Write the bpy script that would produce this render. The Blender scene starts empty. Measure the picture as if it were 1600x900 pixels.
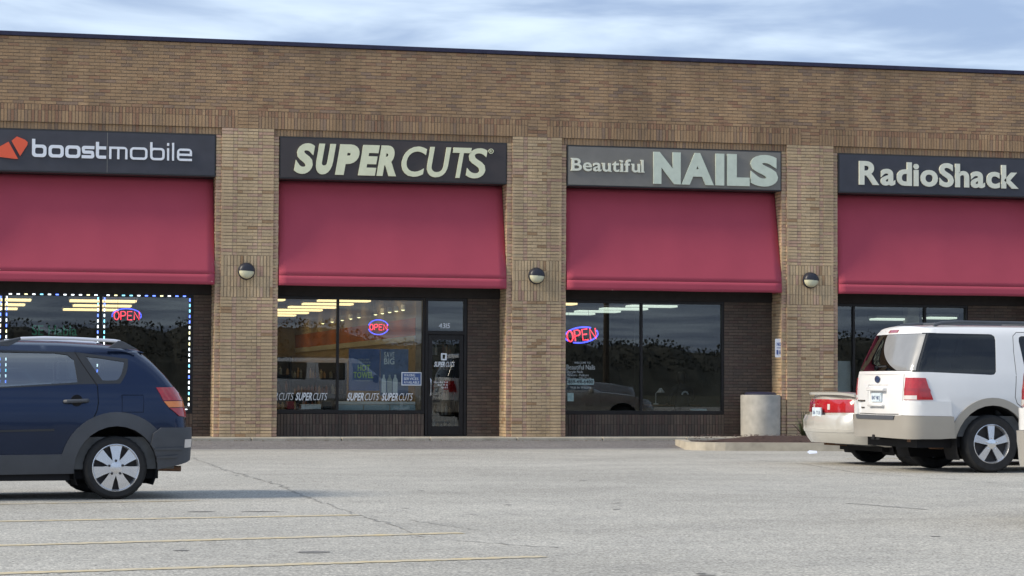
import bpy, bmesh, math, random
import numpy as np
from mathutils import Vector, Matrix
from mathutils.geometry import delaunay_2d_cdt
random.seed(11); RNG = np.random.default_rng(5)
SC = bpy.context.scene; COL = SC.collection
PI = math.pi

# ------------------------------------------------------------------ camera
F_PX, YAW, PITCH, ROLL = 3600.0, 0.2332, 0.0428, 0.0048
EYE = Vector((0, 0, 1.2)); FY = 46.96            # FY: the plane of the pillar fronts
fw = Vector((math.sin(YAW)*math.cos(PITCH), math.cos(YAW)*math.cos(PITCH), math.sin(PITCH)))
rt = Vector((math.cos(YAW), -math.sin(YAW), 0)); up = rt.cross(fw)
r2 = rt*math.cos(ROLL)+up*math.sin(ROLL); u2 = up*math.cos(ROLL)-rt*math.sin(ROLL)
cd = bpy.data.cameras.new('camera'); cam = bpy.data.objects.new('camera', cd); COL.objects.link(cam)
cam.matrix_world = Matrix(((r2.x, u2.x, -fw.x, EYE.x), (r2.y, u2.y, -fw.y, EYE.y), (r2.z, u2.z, -fw.z, EYE.z), (0, 0, 0, 1)))
cd.sensor_fit = 'HORIZONTAL'; cd.sensor_width = 36; cd.lens = 36*F_PX/1600
cd.clip_start = .1; cd.clip_end = 4000
SC.camera = cam

# ------------------------------------------------------------------ sky, sun, exposure
SUN_AZ, SUN_EL = math.radians(265), math.radians(34)      # azimuth from +Y clockwise: from the left, along the facade
w = bpy.data.worlds.new('World'); SC.world = w; w.use_nodes = True
nt = w.node_tree; nt.nodes.clear(); N = nt.nodes.new; Lk = nt.links.new
out = N('ShaderNodeOutputWorld'); bg = N('ShaderNodeBackground'); sky = N('ShaderNodeTexSky')
sky.sky_type = 'NISHITA'; sky.sun_disc = False; sky.sun_elevation = SUN_EL; sky.sun_rotation = SUN_AZ
sky.air_density = 1.0; sky.dust_density = 2.2; sky.ozone_density = 2.0
tc = N('ShaderNodeTexCoord'); sep = N('ShaderNodeSeparateXYZ'); Lk(tc.outputs['Generated'], sep.inputs[0])
mz = N('ShaderNodeMath'); mz.operation = 'MAXIMUM'; Lk(sep.outputs['Z'], mz.inputs[0]); mz.inputs[1].default_value = 0.0
az = N('ShaderNodeMath'); az.operation = 'ADD'; Lk(mz.outputs[0], az.inputs[0]); az.inputs[1].default_value = .06
dx = N('ShaderNodeMath'); dx.operation = 'DIVIDE'; Lk(sep.outputs['X'], dx.inputs[0]); Lk(az.outputs[0], dx.inputs[1])
dy = N('ShaderNodeMath'); dy.operation = 'DIVIDE'; Lk(sep.outputs['Y'], dy.inputs[0]); Lk(az.outputs[0], dy.inputs[1])
cb = N('ShaderNodeCombineXYZ'); Lk(dx.outputs[0], cb.inputs[0]); Lk(dy.outputs[0], cb.inputs[1])
mp = N('ShaderNodeMapping'); mp.inputs['Location'].default_value = (7.3, 4.0, 0); mp.inputs['Rotation'].default_value = (0, 0, .5); mp.inputs['Scale'].default_value = (1.0, 1.15, 1)
Lk(cb.outputs[0], mp.inputs[0])
n1 = N('ShaderNodeTexNoise'); n1.inputs['Scale'].default_value = 1.9; n1.inputs['Detail'].default_value = 5; n1.inputs['Roughness'].default_value = .51; n1.inputs['Distortion'].default_value = .35
Lk(mp.outputs[0], n1.inputs['Vector'])
rp = N('ShaderNodeValToRGB'); rp.color_ramp.interpolation = 'EASE'; rp.color_ramp.elements[0].position = .34; rp.color_ramp.elements[1].position = .74
Lk(n1.outputs['Fac'], rp.inputs[0])
mxr = N('ShaderNodeMix'); mxr.data_type = 'RGBA'
# between the clouds: the clear sky, veiled by thin high cloud; in the clouds: brighter white
veil = N('ShaderNodeMix'); veil.data_type = 'RGBA'; veil.inputs[0].default_value = .62
Lk(sky.outputs[0], veil.inputs[6]); veil.inputs[7].default_value = (4.1, 5.4, 8.2, 1)
Lk(rp.outputs[0], mxr.inputs[0]); Lk(veil.outputs[2], mxr.inputs[6]); mxr.inputs[7].default_value = (7.2, 8.6, 10.2, 1)
Lk(mxr.outputs[2], bg.inputs[0]); bg.inputs[1].default_value = .086
Lk(bg.outputs[0], out.inputs[0])
sd = bpy.data.lights.new('sun', 'SUN'); sd.energy = 3.2; sd.angle = math.radians(16); sd.color = (1, .90, .74)
sun = bpy.data.objects.new('sun', sd); COL.objects.link(sun)
to_sun = Vector((math.sin(SUN_AZ)*math.cos(SUN_EL), math.cos(SUN_AZ)*math.cos(SUN_EL), math.sin(SUN_EL)))
sun.rotation_euler = to_sun.to_track_quat('Z', 'Y').to_euler(); sun.location = (-20, -20, 30)
SC.view_settings.view_transform = 'Standard'; SC.view_settings.look = 'None'
SC.view_settings.exposure = 0.4; SC.view_settings.gamma = 1.0; SC.view_settings.use_curve_mapping = False

# ------------------------------------------------------------------ materials
def mk(name, col, rough=.6, metal=0, var=.0, vscale=8, bump=0, bscale=60, coat=0, col2=None, emit=None, estr=0, spec=.5):
    m = bpy.data.materials.new(name); m.use_nodes = True; t = m.node_tree
    b = t.nodes['Principled BSDF']; c = (*col, 1)
    b.inputs['Base Color'].default_value = c; b.inputs['Roughness'].default_value = rough; b.inputs['Metallic'].default_value = metal
    b.inputs['Coat Weight'].default_value = coat; b.inputs['Coat Roughness'].default_value = .06; b.inputs['Specular IOR Level'].default_value = spec
    co = t.nodes.new('ShaderNodeTexCoord')
    if var or col2:
        n = t.nodes.new('ShaderNodeTexNoise'); n.inputs['Scale'].default_value = vscale; n.inputs['Detail'].default_value = 5
        t.links.new(co.outputs['Object'], n.inputs['Vector'])
        r = t.nodes.new('ShaderNodeValToRGB'); r.color_ramp.elements[0].position = .3; r.color_ramp.elements[1].position = .72
        c2 = col2 or tuple(min(1, x*(1+var)) for x in col); c1 = col if col2 else tuple(x*(1-var) for x in col)
        r.color_ramp.elements[0].color = (*c1, 1); r.color_ramp.elements[1].color = (*c2, 1)
        t.links.new(n.outputs['Fac'], r.inputs[0]); t.links.new(r.outputs[0], b.inputs['Base Color'])
    if bump:
        n = t.nodes.new('ShaderNodeTexNoise'); n.inputs['Scale'].default_value = bscale; n.inputs['Detail'].default_value = 3
        t.links.new(co.outputs['Object'], n.inputs['Vector'])
        bp = t.nodes.new('ShaderNodeBump'); bp.inputs['Strength'].default_value = bump; bp.inputs['Distance'].default_value = .01
        t.links.new(n.outputs['Fac'], bp.inputs['Height']); t.links.new(bp.outputs[0], b.inputs['Normal'])
    if emit:
        b.inputs['Emission Color'].default_value = (*emit, 1); b.inputs['Emission Strength'].default_value = estr
    return m
def glass(name, tint=(.8, .85, .85), base=.06, rough=.0):
    m = bpy.data.materials.new(name); m.use_nodes = True; t = m.node_tree; t.nodes.clear()
    o = t.nodes.new('ShaderNodeOutputMaterial'); mx = t.nodes.new('ShaderNodeMixShader')
    tr = t.nodes.new('ShaderNodeBsdfTransparent'); tr.inputs[0].default_value = (*tint, 1)
    gl = t.nodes.new('ShaderNodeBsdfGlossy'); gl.inputs['Roughness'].default_value = rough; gl.inputs[0].default_value = (1, 1, 1, 1)
    lw = t.nodes.new('ShaderNodeLayerWeight'); lw.inputs[0].default_value = .5
    p = t.nodes.new('ShaderNodeMath'); p.operation = 'POWER'; p.inputs[1].default_value = 5; t.links.new(lw.outputs['Facing'], p.inputs[0])
    q = t.nodes.new('ShaderNodeMath'); q.operation = 'MULTIPLY_ADD'; q.inputs[1].default_value = 1-base; q.inputs[2].default_value = base
    t.links.new(p.outputs[0], q.inputs[0]); t.links.new(q.outputs[0], mx.inputs[0])
    t.links.new(tr.outputs[0], mx.inputs[1]); t.links.new(gl.outputs[0], mx.inputs[2]); t.links.new(mx.outputs[0], o.inputs[0])
    return m

# brick: colour of each brick comes with the brick, grain and soot from noise
def brick_mat():
    m = bpy.data.materials.new('brick'); m.use_nodes = True; t = m.node_tree; b = t.nodes['Principled BSDF']
    at = t.nodes.new('ShaderNodeAttribute'); at.attribute_name = 'bcol'
    ge = t.nodes.new('ShaderNodeNewGeometry')
    n = t.nodes.new('ShaderNodeTexNoise'); n.inputs['Scale'].default_value = 45; n.inputs['Detail'].default_value = 4; t.links.new(ge.outputs['Position'], n.inputs['Vector'])
    n2 = t.nodes.new('ShaderNodeTexNoise'); n2.inputs['Scale'].default_value = .9; n2.inputs['Detail'].default_value = 4; t.links.new(ge.outputs['Position'], n2.inputs['Vector'])
    r = t.nodes.new('ShaderNodeMapRange'); r.inputs['To Min'].default_value = .72; r.inputs['To Max'].default_value = 1.25; t.links.new(n.outputs['Fac'], r.inputs['Value'])
    r3 = t.nodes.new('ShaderNodeMapRange'); r3.inputs['From Min'].default_value = .3; r3.inputs['From Max'].default_value = .7; r3.inputs['To Min'].default_value = .86; r3.inputs['To Max'].default_value = 1.1; t.links.new(n2.outputs['Fac'], r3.inputs['Value'])
    mps = t.nodes.new('ShaderNodeMapping'); mps.inputs['Scale'].default_value = (2.2, 2.2, .28); t.links.new(ge.outputs['Position'], mps.inputs[0])
    n4 = t.nodes.new('ShaderNodeTexNoise'); n4.inputs['Scale'].default_value = 1; n4.inputs['Detail'].default_value = 6; n4.inputs['Roughness'].default_value = .6; t.links.new(mps.outputs[0], n4.inputs['Vector'])
    r4 = t.nodes.new('ShaderNodeMapRange'); r4.inputs['From Min'].default_value = .36; r4.inputs['From Max'].default_value = .56; r4.inputs['To Min'].default_value = .80; r4.inputs['To Max'].default_value = 1.02; t.links.new(n4.outputs['Fac'], r4.inputs['Value'])
    m4 = t.nodes.new('ShaderNodeMath'); m4.operation = 'MULTIPLY'; t.links.new(r.outputs[0], m4.inputs[0]); t.links.new(r4.outputs[0], m4.inputs[1]); r = m4
    mu = t.nodes.new('ShaderNodeMath'); mu.operation = 'MULTIPLY'; t.links.new(r.outputs[0], mu.inputs[0]); t.links.new(r3.outputs[0], mu.inputs[1])
    vm = t.nodes.new('ShaderNodeVectorMath'); vm.operation = 'SCALE'; t.links.new(at.outputs['Color'], vm.inputs[0]); t.links.new(mu.outputs[0], vm.inputs['Scale'])
    t.links.new(vm.outputs[0], b.inputs['Base Color']); b.inputs['Roughness'].default_value = .85
    bp = t.nodes.new('ShaderNodeBump'); bp.inputs['Strength'].default_value = .5; bp.inputs['Distance'].default_value = .006
    t.links.new(n.outputs['Fac'], bp.inputs['Height']); t.links.new(bp.outputs[0], b.inputs['Normal'])
    return m
M = {}
M['brick'] = brick_mat()
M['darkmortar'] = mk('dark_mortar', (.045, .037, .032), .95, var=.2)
M['mortar'] = mk('mortar', (.215, .168, .122), .95, var=.2, vscale=20, bump=.3)
M['coping'] = mk('coping_metal', (.03, .028, .06), .45, .3, var=.2)
M['frame'] = mk('dark_aluminium', (.018, .016, .016), .4, .5, var=.2)
M['bulkhead'] = mk('bulkhead', (.025, .02, .018), .8, var=.2)
M['awning'] = mk('maroon_canvas', (.44, .066, .104), .9, var=.03, vscale=2, bump=.08, bscale=300)
M['glass'] = glass('shop_glass', (.80, .83, .82), .065)
M['room'] = mk('interior_wall_paint', (.55, .45, .32), .8, var=.06)
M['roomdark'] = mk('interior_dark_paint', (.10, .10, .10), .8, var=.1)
M['ceil'] = mk('ceiling_tile', (.34, .30, .25), .9, var=.1)
M['orange'] = mk('orange_band', (.62, .18, .05), .6, var=.05)
M['white'] = mk('white_paint', (.78, .78, .76), .5, var=.04)
M['floorin'] = mk('shop_floor', (.22, .2, .18), .4, var=.1)
M['tube'] = mk('warm_tube', (1, 1, 1), .4, emit=(1, .72, .34), estr=1.7)
M['tubecool'] = mk('cool_tube', (1, 1, 1), .4, emit=(.88, 1, .86), estr=.8)
M['spot'] = mk('spot_lamp', (1, 1, 1), .4, emit=(1, .92, .45), estr=2.5)
M['neonred'] = mk('neon_red', (.6, .05, .05), .4, emit=(1, .05, .08), estr=2.2)
M['neonblue'] = mk('neon_blue', (.05, .05, .6), .4, emit=(.08, .10, 1), estr=2.4)
M['neonbluedim'] = mk('neon_blue_back', (.02, .02, .3), .4, emit=(.02, .02, .9), estr=.6)
M['ledw'] = mk('led_white', (1, 1, 1), .4, emit=(.85, .95, 1), estr=2.0)
M['ledb'] = mk('led_blue', (.2, .3, 1), .4, emit=(.12, .22, 1), estr=2.4)
M['ledc'] = mk('led_cyan', (.3, .9, 1), .4, emit=(.25, .75, 1), estr=1.8)
M['ledy'] = mk('led_yellow', (1, .95, .6), .4, emit=(1, .95, .5), estr=1.6)
M['sign_slate'] = mk('sign_slate', (.052, .052, .064), .5, var=.12, vscale=3)
M['sign_brown'] = mk('sign_brown', (.052, .042, .042), .5, var=.08, vscale=3)
M['sign_grey'] = mk('sign_grey', (.20, .188, .168), .5, var=.08, vscale=3)
M['sign_navy'] = mk('sign_navy', (.045, .047, .062), .5, var=.12, vscale=3)
M['sign_edge'] = mk('sign_edge', (.03, .03, .032), .5)
M['let_white'] = mk('letter_white', (.86, .88, .92), .4)
M['let_cream'] = mk('letter_cream', (.80, .80, .56), .45, var=.05)
M['let_pale'] = mk('letter_pale', (.64, .70, .58), .45, var=.06)
M['let_ivory'] = mk('letter_ivory', (.80, .80, .66), .45, var=.05)
M['let_orange'] = mk('letter_orange', (.85, .12, .05), .45)
M['decal'] = mk('white_decal', (.75, .78, .8), .5)
M['decaldim'] = mk('grey_decal', (.42, .46, .46), .5)
M['decalgreen'] = mk('green_decal', (.05, .30, .17), .5)
M['decaldark'] = mk('dark_decal', (.04, .045, .05), .5)
M['poster'] = mk('poster_blue', (.06, .11, .27), .5, var=.15, vscale=4)
M['poster2'] = mk('poster_blue_grey', (.12, .17, .30), .5, var=.3, vscale=5)
M['lime'] = mk('lime_print', (.42, .6, .12), .5)
M['black'] = mk('black_plastic', (.012, .012, .013), .45, var=.2)
M['lampshell'] = mk('lamp_hood', (.02, .02, .03), .4)
M['lamplens'] = mk('lamp_lens', (.68, .66, .46), .35)
M['concrete'] = mk('concrete', (.46, .435, .385), .9, var=.14, vscale=6, bump=.25, bscale=90)
M['curb'] = mk('kerb_concrete', (.40, .36, .29), .9, var=.2, vscale=4, bump=.2, bscale=80)
M['mulch'] = mk('mulch', (.055, .03, .024), .95, var=.5, vscale=30, bump=.8, bscale=60)
M['binlid'] = mk('bin_lid', (.03, .03, .06), .5)
M['leaf'] = mk('spiky_leaf', (.07, .085, .035), .7, var=.5, vscale=6)
M['tree'] = mk('far_trees', (.075, .075, .06), .9, var=.4, vscale=.3)
M['wood'] = mk('pole_wood', (.10, .08, .06), .9, var=.3)
M['cloth'] = mk('black_cloth', (.012, .012, .015), .85, var=.2)
M['skin'] = mk('skin', (.30, .18, .12), .6)
M['hair'] = mk('dark_hair', (.01, .008, .007), .5)

# ------------------------------------------------------------------ mesh helpers
class MB:
    def __init__(s): s.v = []; s.f = []
    def add(s, vs, fs):
        o = len(s.v); s.v += [tuple(p) for p in vs]; s.f += [tuple(i+o for i in f) for f in fs]; return s
    def box(s, x0, x1, y0, y1, z0, z1):
        return s.add([(x0, y0, z0), (x1, y0, z0), (x1, y1, z0), (x0, y1, z0), (x0, y0, z1), (x1, y0, z1), (x1, y1, z1), (x0, y1, z1)],
                     [(0, 3, 2, 1), (4, 5, 6, 7), (0, 1, 5, 4), (1, 2, 6, 5), (2, 3, 7, 6), (3, 0, 4, 7)])
    def prism(s, poly, a0, a1, ax='y'):          # polygon in the two other axes, extruded along ax
        n = len(poly)
        def P(u, v, a): return {'y': (u, a, v), 'x': (a, u, v), 'z': (u, v, a)}[ax]
        return s.add([P(u, v, a0) for u, v in poly]+[P(u, v, a1) for u, v in poly],
                     [tuple(range(n)), tuple(range(2*n-1, n-1, -1))]+[(i, i+n, (i+1) % n+n, (i+1) % n) for i in range(n)])
    def lathe(s, prof, n=24, c=(0, 0, 0), ax='z'):
        vs = []; fs = []
        for r, h in prof:
            for k in range(n):
                a = 2*PI*k/n; u, v = r*math.cos(a), r*math.sin(a)
                p = {'z': (u, v, h), 'y': (u, h, v), 'x': (h, u, v)}[ax]
                vs.append((p[0]+c[0], p[1]+c[1], p[2]+c[2]))
        for i in range(len(prof)-1):
            for k in range(n):
                fs.append((i*n+k, i*n+(k+1) % n, (i+1)*n+(k+1) % n, (i+1)*n+k))
        return s.add(vs, fs)
    def tube(s, pts, r, n=6, closed=False, r1=None):
        P = [Vector(p) for p in pts]; m = len(P); vs = []; fs = []
        for i, p in enumerate(P):
            a = P[(i-1) % m] if (closed or i > 0) else p; b = P[(i+1) % m] if (closed or i < m-1) else p
            d = (b-a).normalized(); x = d.cross(Vector((0, 0, 1)))
            if x.length < .05: x = d.cross(Vector((0, 1, 0)))
            x.normalize(); y = d.cross(x)
            rr = r if r1 is None else r+(r1-r)*i/(m-1)
            for k in range(n):
                t = 2*PI*k/n; vs.append(tuple(p+x*rr*math.cos(t)+y*rr*math.sin(t)))
        for i in range(m if closed else m-1):
            j = (i+1) % m
            for k in range(n): fs.append((i*n+k, i*n+(k+1) % n, j*n+(k+1) % n, j*n+k))
        if not closed:
            fs.append(tuple(range(n))); fs.append(tuple(range((m-1)*n, m*n)))
        return s.add(vs, fs)
    def build(s, name, mat, parent=None, smooth=False, bevel=0, kind=None):
        me = bpy.data.meshes.new(name); me.from_pydata(s.v, [], s.f)
        bm = bmesh.new(); bm.from_mesh(me); bmesh.ops.recalc_face_normals(bm, faces=bm.faces); bm.to_mesh(me); bm.free()
        return link(name, me, mat, parent, smooth, bevel, kind)
def link(name, me, mat, parent=None, smooth=False, bevel=0, kind=None):
    if mat is not None and not me.materials: me.materials.append(M[mat] if isinstance(mat, str) else mat)
    if smooth is True:
        me.shade_smooth()
    elif smooth: me.shade_smooth(); me.set_sharp_from_angle(angle=math.radians(smooth))
    o = bpy.data.objects.new(name, me); COL.objects.link(o)
    if parent: o.parent = parent
    if bevel:
        b = o.modifiers.new('bevel', 'BEVEL'); b.width = bevel; b.segments = 2; b.limit_method = 'ANGLE'; b.angle_limit = .7
    if kind: o['kind'] = kind
    return o
def thing(name, label, cat, loc=(0, 0, 0), rz=0, group=None):
    o = bpy.data.objects.new(name, None); COL.objects.link(o); o.location = loc; o.rotation_euler = (0, 0, rz)
    o.empty_display_size = .2
    return tag(o, label, cat, group)
def tag(o, label, cat, group=None):
    o['label'] = label; o['category'] = cat
    if group: o['group'] = group
    return o
def lab(o, label): o['label'] = label; return o
def copy_tree(o, parent=None):
    c = o.copy(); COL.objects.link(c); c.parent = parent
    for ch in list(o.children): copy_tree(ch, c)
    return c

# ------------------------------------------------------------------ lettering
_gl = {}
def glyph(ch, bold=0, ext=.02):
    k = (ch, bold, ext)
    if k not in _gl:
        c = bpy.data.curves.new('t', 'FONT'); c.body = ch; c.extrude = ext; c.offset = bold; c.resolution_u = 5
        o = bpy.data.objects.new('t', c); me = bpy.data.meshes.new_from_object(o)
        v = [tuple(p.co) for p in me.vertices]; f = [tuple(p.vertices) for p in me.polygons]
        bpy.data.objects.remove(o); bpy.data.curves.remove(c); bpy.data.meshes.remove(me)
        _gl[k] = (v, f)
    return _gl[k]
def fit_letter(mb, ch, x0, x1, z0, z1, yf, depth, bold=0, shear=0, keep=False):
    """one character scaled into a box on a wall facing -y; depth: from yf back to yf+depth"""
    v, f = glyph(ch, bold)
    X = [p[0] for p in v]; Y = [p[1] for p in v]; ax, bx, ay, by = min(X), max(X), min(Y), max(Y)
    W = (x1-x0)-abs(shear)*(z1-z0)
    vs = []
    for p in v:
        tz = (p[1]-ay)/(by-ay); z = z0+tz*(z1-z0)
        x = x0+(p[0]-ax)/(bx-ax)*W+shear*(z-z0)
        vs.append((x, yf+depth*(.5-p[2]/.04), z))
    mb.add(vs, f)
def text_line(mb, s, x0, z0, h, yf, depth=.004, bold=0, shear=0, width=None, gap=.16, split=None):
    """a line of text; h = cap height"""
    vH, _ = glyph('H', 0); hc = max(p[1] for p in vH); sc = h/hc
    cur = 0; items = []
    for ch in s:
        if ch == ' ': cur += .30; continue
        v, f = glyph(ch, bold); X = [p[0] for p in v]; items.append((cur-min(X), v, f, cur, cur+max(X)-min(X))); cur += max(X)-min(X)+gap*.45
    tot = (cur-gap*.45)*sc; kx = sc*(width/tot if width else 1)
    for off, v, f, a, b in items:
        tgt = MB() if split is not None else mb
        tgt.add([(x0+(p[0]+off)*kx+shear*p[1]*sc, yf+depth*(.5-p[2]/.04), z0+p[1]*sc) for p in v], f)
        if split is not None: split.append(tgt)
def outline(mb, splines, x0, z0, sx, sz, yf, depth):
    """flat shape with holes from closed outlines (x, z), extruded"""
    c = bpy.data.curves.new('o', 'CURVE'); c.dimensions = '2D'; c.fill_mode = 'BOTH'; c.extrude = .02
    for pl in splines:
        sp = c.splines.new('POLY'); sp.points.add(len(pl)-1); sp.use_cyclic_u = True
        for i, (a, b) in enumerate(pl): sp.points[i].co = (a, b, 0, 1)
    o = bpy.data.objects.new('o', c); me = bpy.data.meshes.new_from_object(o)
    mb.add([(x0+v.co.x*sx, yf+depth*(.5-v.co.z/.04), z0+v.co.y*sz) for v in me.vertices], [tuple(p.vertices) for p in me.polygons])
    bpy.data.objects.remove(o); bpy.data.curves.remove(c); bpy.data.meshes.remove(me)
def arc(cx, cy, r, a0, a1, n=6): return [(cx+r*math.cos(math.radians(a0+(a1-a0)*i/n)), cy+r*math.sin(math.radians(a0+(a1-a0)*i/n))) for i in range(n+1)]
def rrect(x0, y0, x1, y1, r): return arc(x1-r, y0+r, r, -90, 0)+arc(x1-r, y1-r, r, 0, 90)+arc(x0+r, y1-r, r, 90, 180)+arc(x0+r, y0+r, r, 180, 270)

# ------------------------------------------------------------------ ground
def asphalt(name, base, dark, light, blot=.5):
    m = bpy.data.materials.new(name); m.use_nodes = True; t = m.node_tree; b = t.nodes['Principled BSDF']; b.inputs['Roughness'].default_value = .9
    g = t.nodes.new('ShaderNodeNewGeometry')
    def noise(s, d, sx=1, sy=1):
        mpn = t.nodes.new('ShaderNodeMapping'); mpn.inputs['Scale'].default_value = (sx, sy, 1); t.links.new(g.outputs['Position'], mpn.inputs[0])
        n = t.nodes.new('ShaderNodeTexNoise'); n.inputs['Scale'].default_value = s; n.inputs['Detail'].default_value = d; n.inputs['Roughness'].default_value = .65
        t.links.new(mpn.outputs[0], n.inputs['Vector']); return n.outputs['Fac']
    def ramp(src, p0, c0, p1, c1):
        r = t.nodes.new('ShaderNodeValToRGB'); r.color_ramp.elements[0].position = p0; r.color_ramp.elements[1].position = p1
        r.color_ramp.elements[0].color = (*c0, 1); r.color_ramp.elements[1].color = (*c1, 1); t.links.new(src, r.inputs[0]); return r.outputs[0]
    def mul(a, c, f=1.0):
        x = t.nodes.new('ShaderNodeMix'); x.data_type = 'RGBA'; x.blend_type = 'MULTIPLY'; x.inputs[0].default_value = f
        t.links.new(a, x.inputs[6]); t.links.new(c, x.inputs[7]); return x.outputs[2]
    big = ramp(noise(.25, 6, .8, 1), .32, dark, .7, light)
    mid = ramp(noise(1.3, 7, .8, 1), .32, (.88, .88, .88), .66, (1.07, 1.065, 1.05))
    fine = ramp(noise(42, 2), .33, (.42, .42, .42), .68, (1.5, 1.5, 1.47))
    fine2 = ramp(noise(11, 6), .3, (.70, .70, .70), .7, (1.28, 1.28, 1.27))
    oil = ramp(noise(.6, 3), .66, (1, 1, 1), .74, (1-blot*.35,)*3)
    c = mul(mul(mul(mul(big, mid), fine), fine2), oil); t.links.new(c, b.inputs['Base Color'])
    bp = t.nodes.new('ShaderNodeBump'); bp.inputs['Strength'].default_value = .6; bp.inputs['Distance'].default_value = .012
    t.links.new(noise(70, 3), bp.inputs['Height']); t.links.new(bp.outputs[0], b.inputs['Normal'])
    return m
M['lot'] = asphalt('worn_asphalt', None, (.350, .335, .305), (.468, .45, .414))
M['drive'] = asphalt('drive_asphalt', None, (.165, .155, .158), (.205, .195, .195))
M['grass'] = mk('dry_grass', (.075, .07, .035), .95, var=.4, vscale=.4)
M['yellow'] = mk('worn_yellow_paint', (.56, .45, .25), .85, col2=(.44, .41, .34), vscale=6)
M['crack'] = mk('crack_filler', (.27, .26, .24), .95, var=.5, vscale=12)
M['oil'] = mk('oil_stain', (.17, .162, .15), .8, var=.4, vscale=6)
M['gutter'] = mk('pale_gutter', (.44, .43, .40), .9, var=.2, vscale=3)
def struct(o): o['kind'] = 'structure'; return o
def sheet(name, poly, z, mat):
    b = MB(); b.add([(x, y, z if not callable(z) else z(x, y)) for x, y in poly], [tuple(range(len(poly)))])
    return b.build(name, mat)
struct(sheet('ground', [(-1500, -1500), (1500, -1500), (1500, 1500), (-1500, 1500)], -.05, 'grass'))
LOT_E = 43.2
lot = struct(sheet('parking_lot', [(-70, -40), (80, -40), (80, LOT_E), (-70, LOT_E)], 0, 'lot'))
dz = lambda y: (y-LOT_E)/3.1*.085+.002
struct(sheet('driveway', [(-70, LOT_E), (80, LOT_E), (80, 46.35), (-70, 46.35)], lambda x, y: dz(y), 'drive'))
gut = MB(); pts = []
for i in range(61):
    x = -15+i*.75; pts.append((x, LOT_E-.25-.1*random.random()))
gv = [(x, y, .004) for x, y in pts]+[(x, LOT_E-.001, .004) for x, y in pts]
gut.add(gv, [(i, i+1, i+62, i+61) for i in range(60)]); gut.build('gutter_edge', 'gutter', lot)
# painted stall lines, worn (each a part of the lot)
def strip(name, p0, p1, wd, z, mat, jit=.0, n=40, parent=lot):
    b = MB(); p0 = Vector((*p0, 0)); p1 = Vector((*p1, 0)); d = (p1-p0).normalized(); nn = Vector((-d.y, d.x, 0)); vs = []
    for i in range(n+1):
        c = p0.lerp(p1, i/n); j = [random.uniform(-jit, jit) for _ in range(2)]
        vs += [tuple(c+nn*(wd/2+j[0])+Vector((0, 0, z))), tuple(c-nn*(wd/2+j[1])+Vector((0, 0, z)))]
    b.add(vs, [(2*i, 2*i+1, 2*i+3, 2*i+2) for i in range(n)]); return b.build(name, mat, parent)
for (a, b_, wd) in (((-3.0, 14.27), (4.007, 15.851), .15), ((-3.0, 16.78), (3.977, 18.516), .16), ((-3.0, 20.16), (3.585, 21.226), .16), ((-3, 22.9), (2.4, 24.1), .08), ((14.6, 36.9), (19.5, 37.4), .1), ((15.3, 32.6), (20, 32.9), .1)):
    strip('stall_line', a, b_, wd, .004, 'yellow', .022, 160)
def crack(path, wd):
    b = MB(); P = []
    for i in range(len(path)-1):
        a = Vector((*path[i], 0)); c = Vector((*path[i+1], 0)); n = max(3, int((c-a).length/.12))
        for k in range(n):
            q = a.lerp(c, k/n); P.append(q+Vector((random.gauss(0, .022), random.gauss(0, .03), 0)))
    vs = []
    for q in P:
        ww = wd*random.uniform(.25, 1.2); vs += [(q.x-ww/2, q.y-ww/3, .0035), (q.x+ww/2, q.y+ww/3, .0035)]
    b.add(vs, [(2*i, 2*i+1, 2*i+3, 2*i+2) for i in range(len(P)-1)]); b.build('crack', 'crack', lot)
crack([(3.70, 38.4), (3.62, 33), (3.72, 28), (3.60, 24.1), (3.585, 21.2), (3.62, 19.5), (3.58, 17.86)], .026)
crack([(3.58, 17.9), (4.0, 17.2), (4.4, 16.6)], .022)
crack([(3.9, 20.4), (4.25, 18.6)], .014)
crack([(9.0, 22.6), (9.36, 21.3)], .06); crack([(9.36, 21.3), (10.1, 19.7), (10.6, 18.2)], .014)
crack([(8.2, 19), (8.4, 17), (8.1, 14.5)], .010)
crack([(12.5, 38.5), (13.0, 35), (12.4, 31), (12.9, 27)], .03)
def stain(x, y, rx, ry):
    b = MB(); n = 22; vs = [(x, y, .0032)]+[(x+rx*math.cos(2*PI*k/n)*random.uniform(.75, 1.15), y+ry*math.sin(2*PI*k/n)*random.uniform(.75, 1.15), .0032) for k in range(n)]
    b.add(vs, [(0, 1+k, 1+(k+1) % n) for k in range(n)]); b.build('stain', 'oil', lot)
stain(2.47, 16.55, .13, .10)
for q in range(26): stain(random.uniform(1, 11), random.uniform(14, 36), random.uniform(.02, .07), random.uniform(.02, .06))
g = MB()
for i in range(420):          # grit and dead leaves blown against the kerbs
    x = random.uniform(1, 22); y = 46.30-abs(random.gauss(0, .10)); s_ = random.uniform(.008, .03); a_ = random.uniform(0, PI); z = dz(y)+.006
    g.add([(x-s_*math.cos(a_), y-s_*math.sin(a_), z), (x+s_*.5*math.sin(a_), y-s_*.5*math.cos(a_), z+.004), (x+s_*math.cos(a_), y+s_*math.sin(a_), z+.012), (x-s_*.5*math.sin(a_), y+s_*.5*math.cos(a_), z)], [(0, 1, 2, 3)])
o = g.build('kerb_grit', mk('dead_leaves', (.10, .07, .045), .9, var=.5)); o['kind'] = 'stuff'; o['label'] = 'dead leaves and grit along the foot of the kerb'; o['category'] = 'leaves'
for q in ((2.2, 22.0, .14, .07), (2.75, 21.95, .2, .05)): stain(*q)
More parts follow.
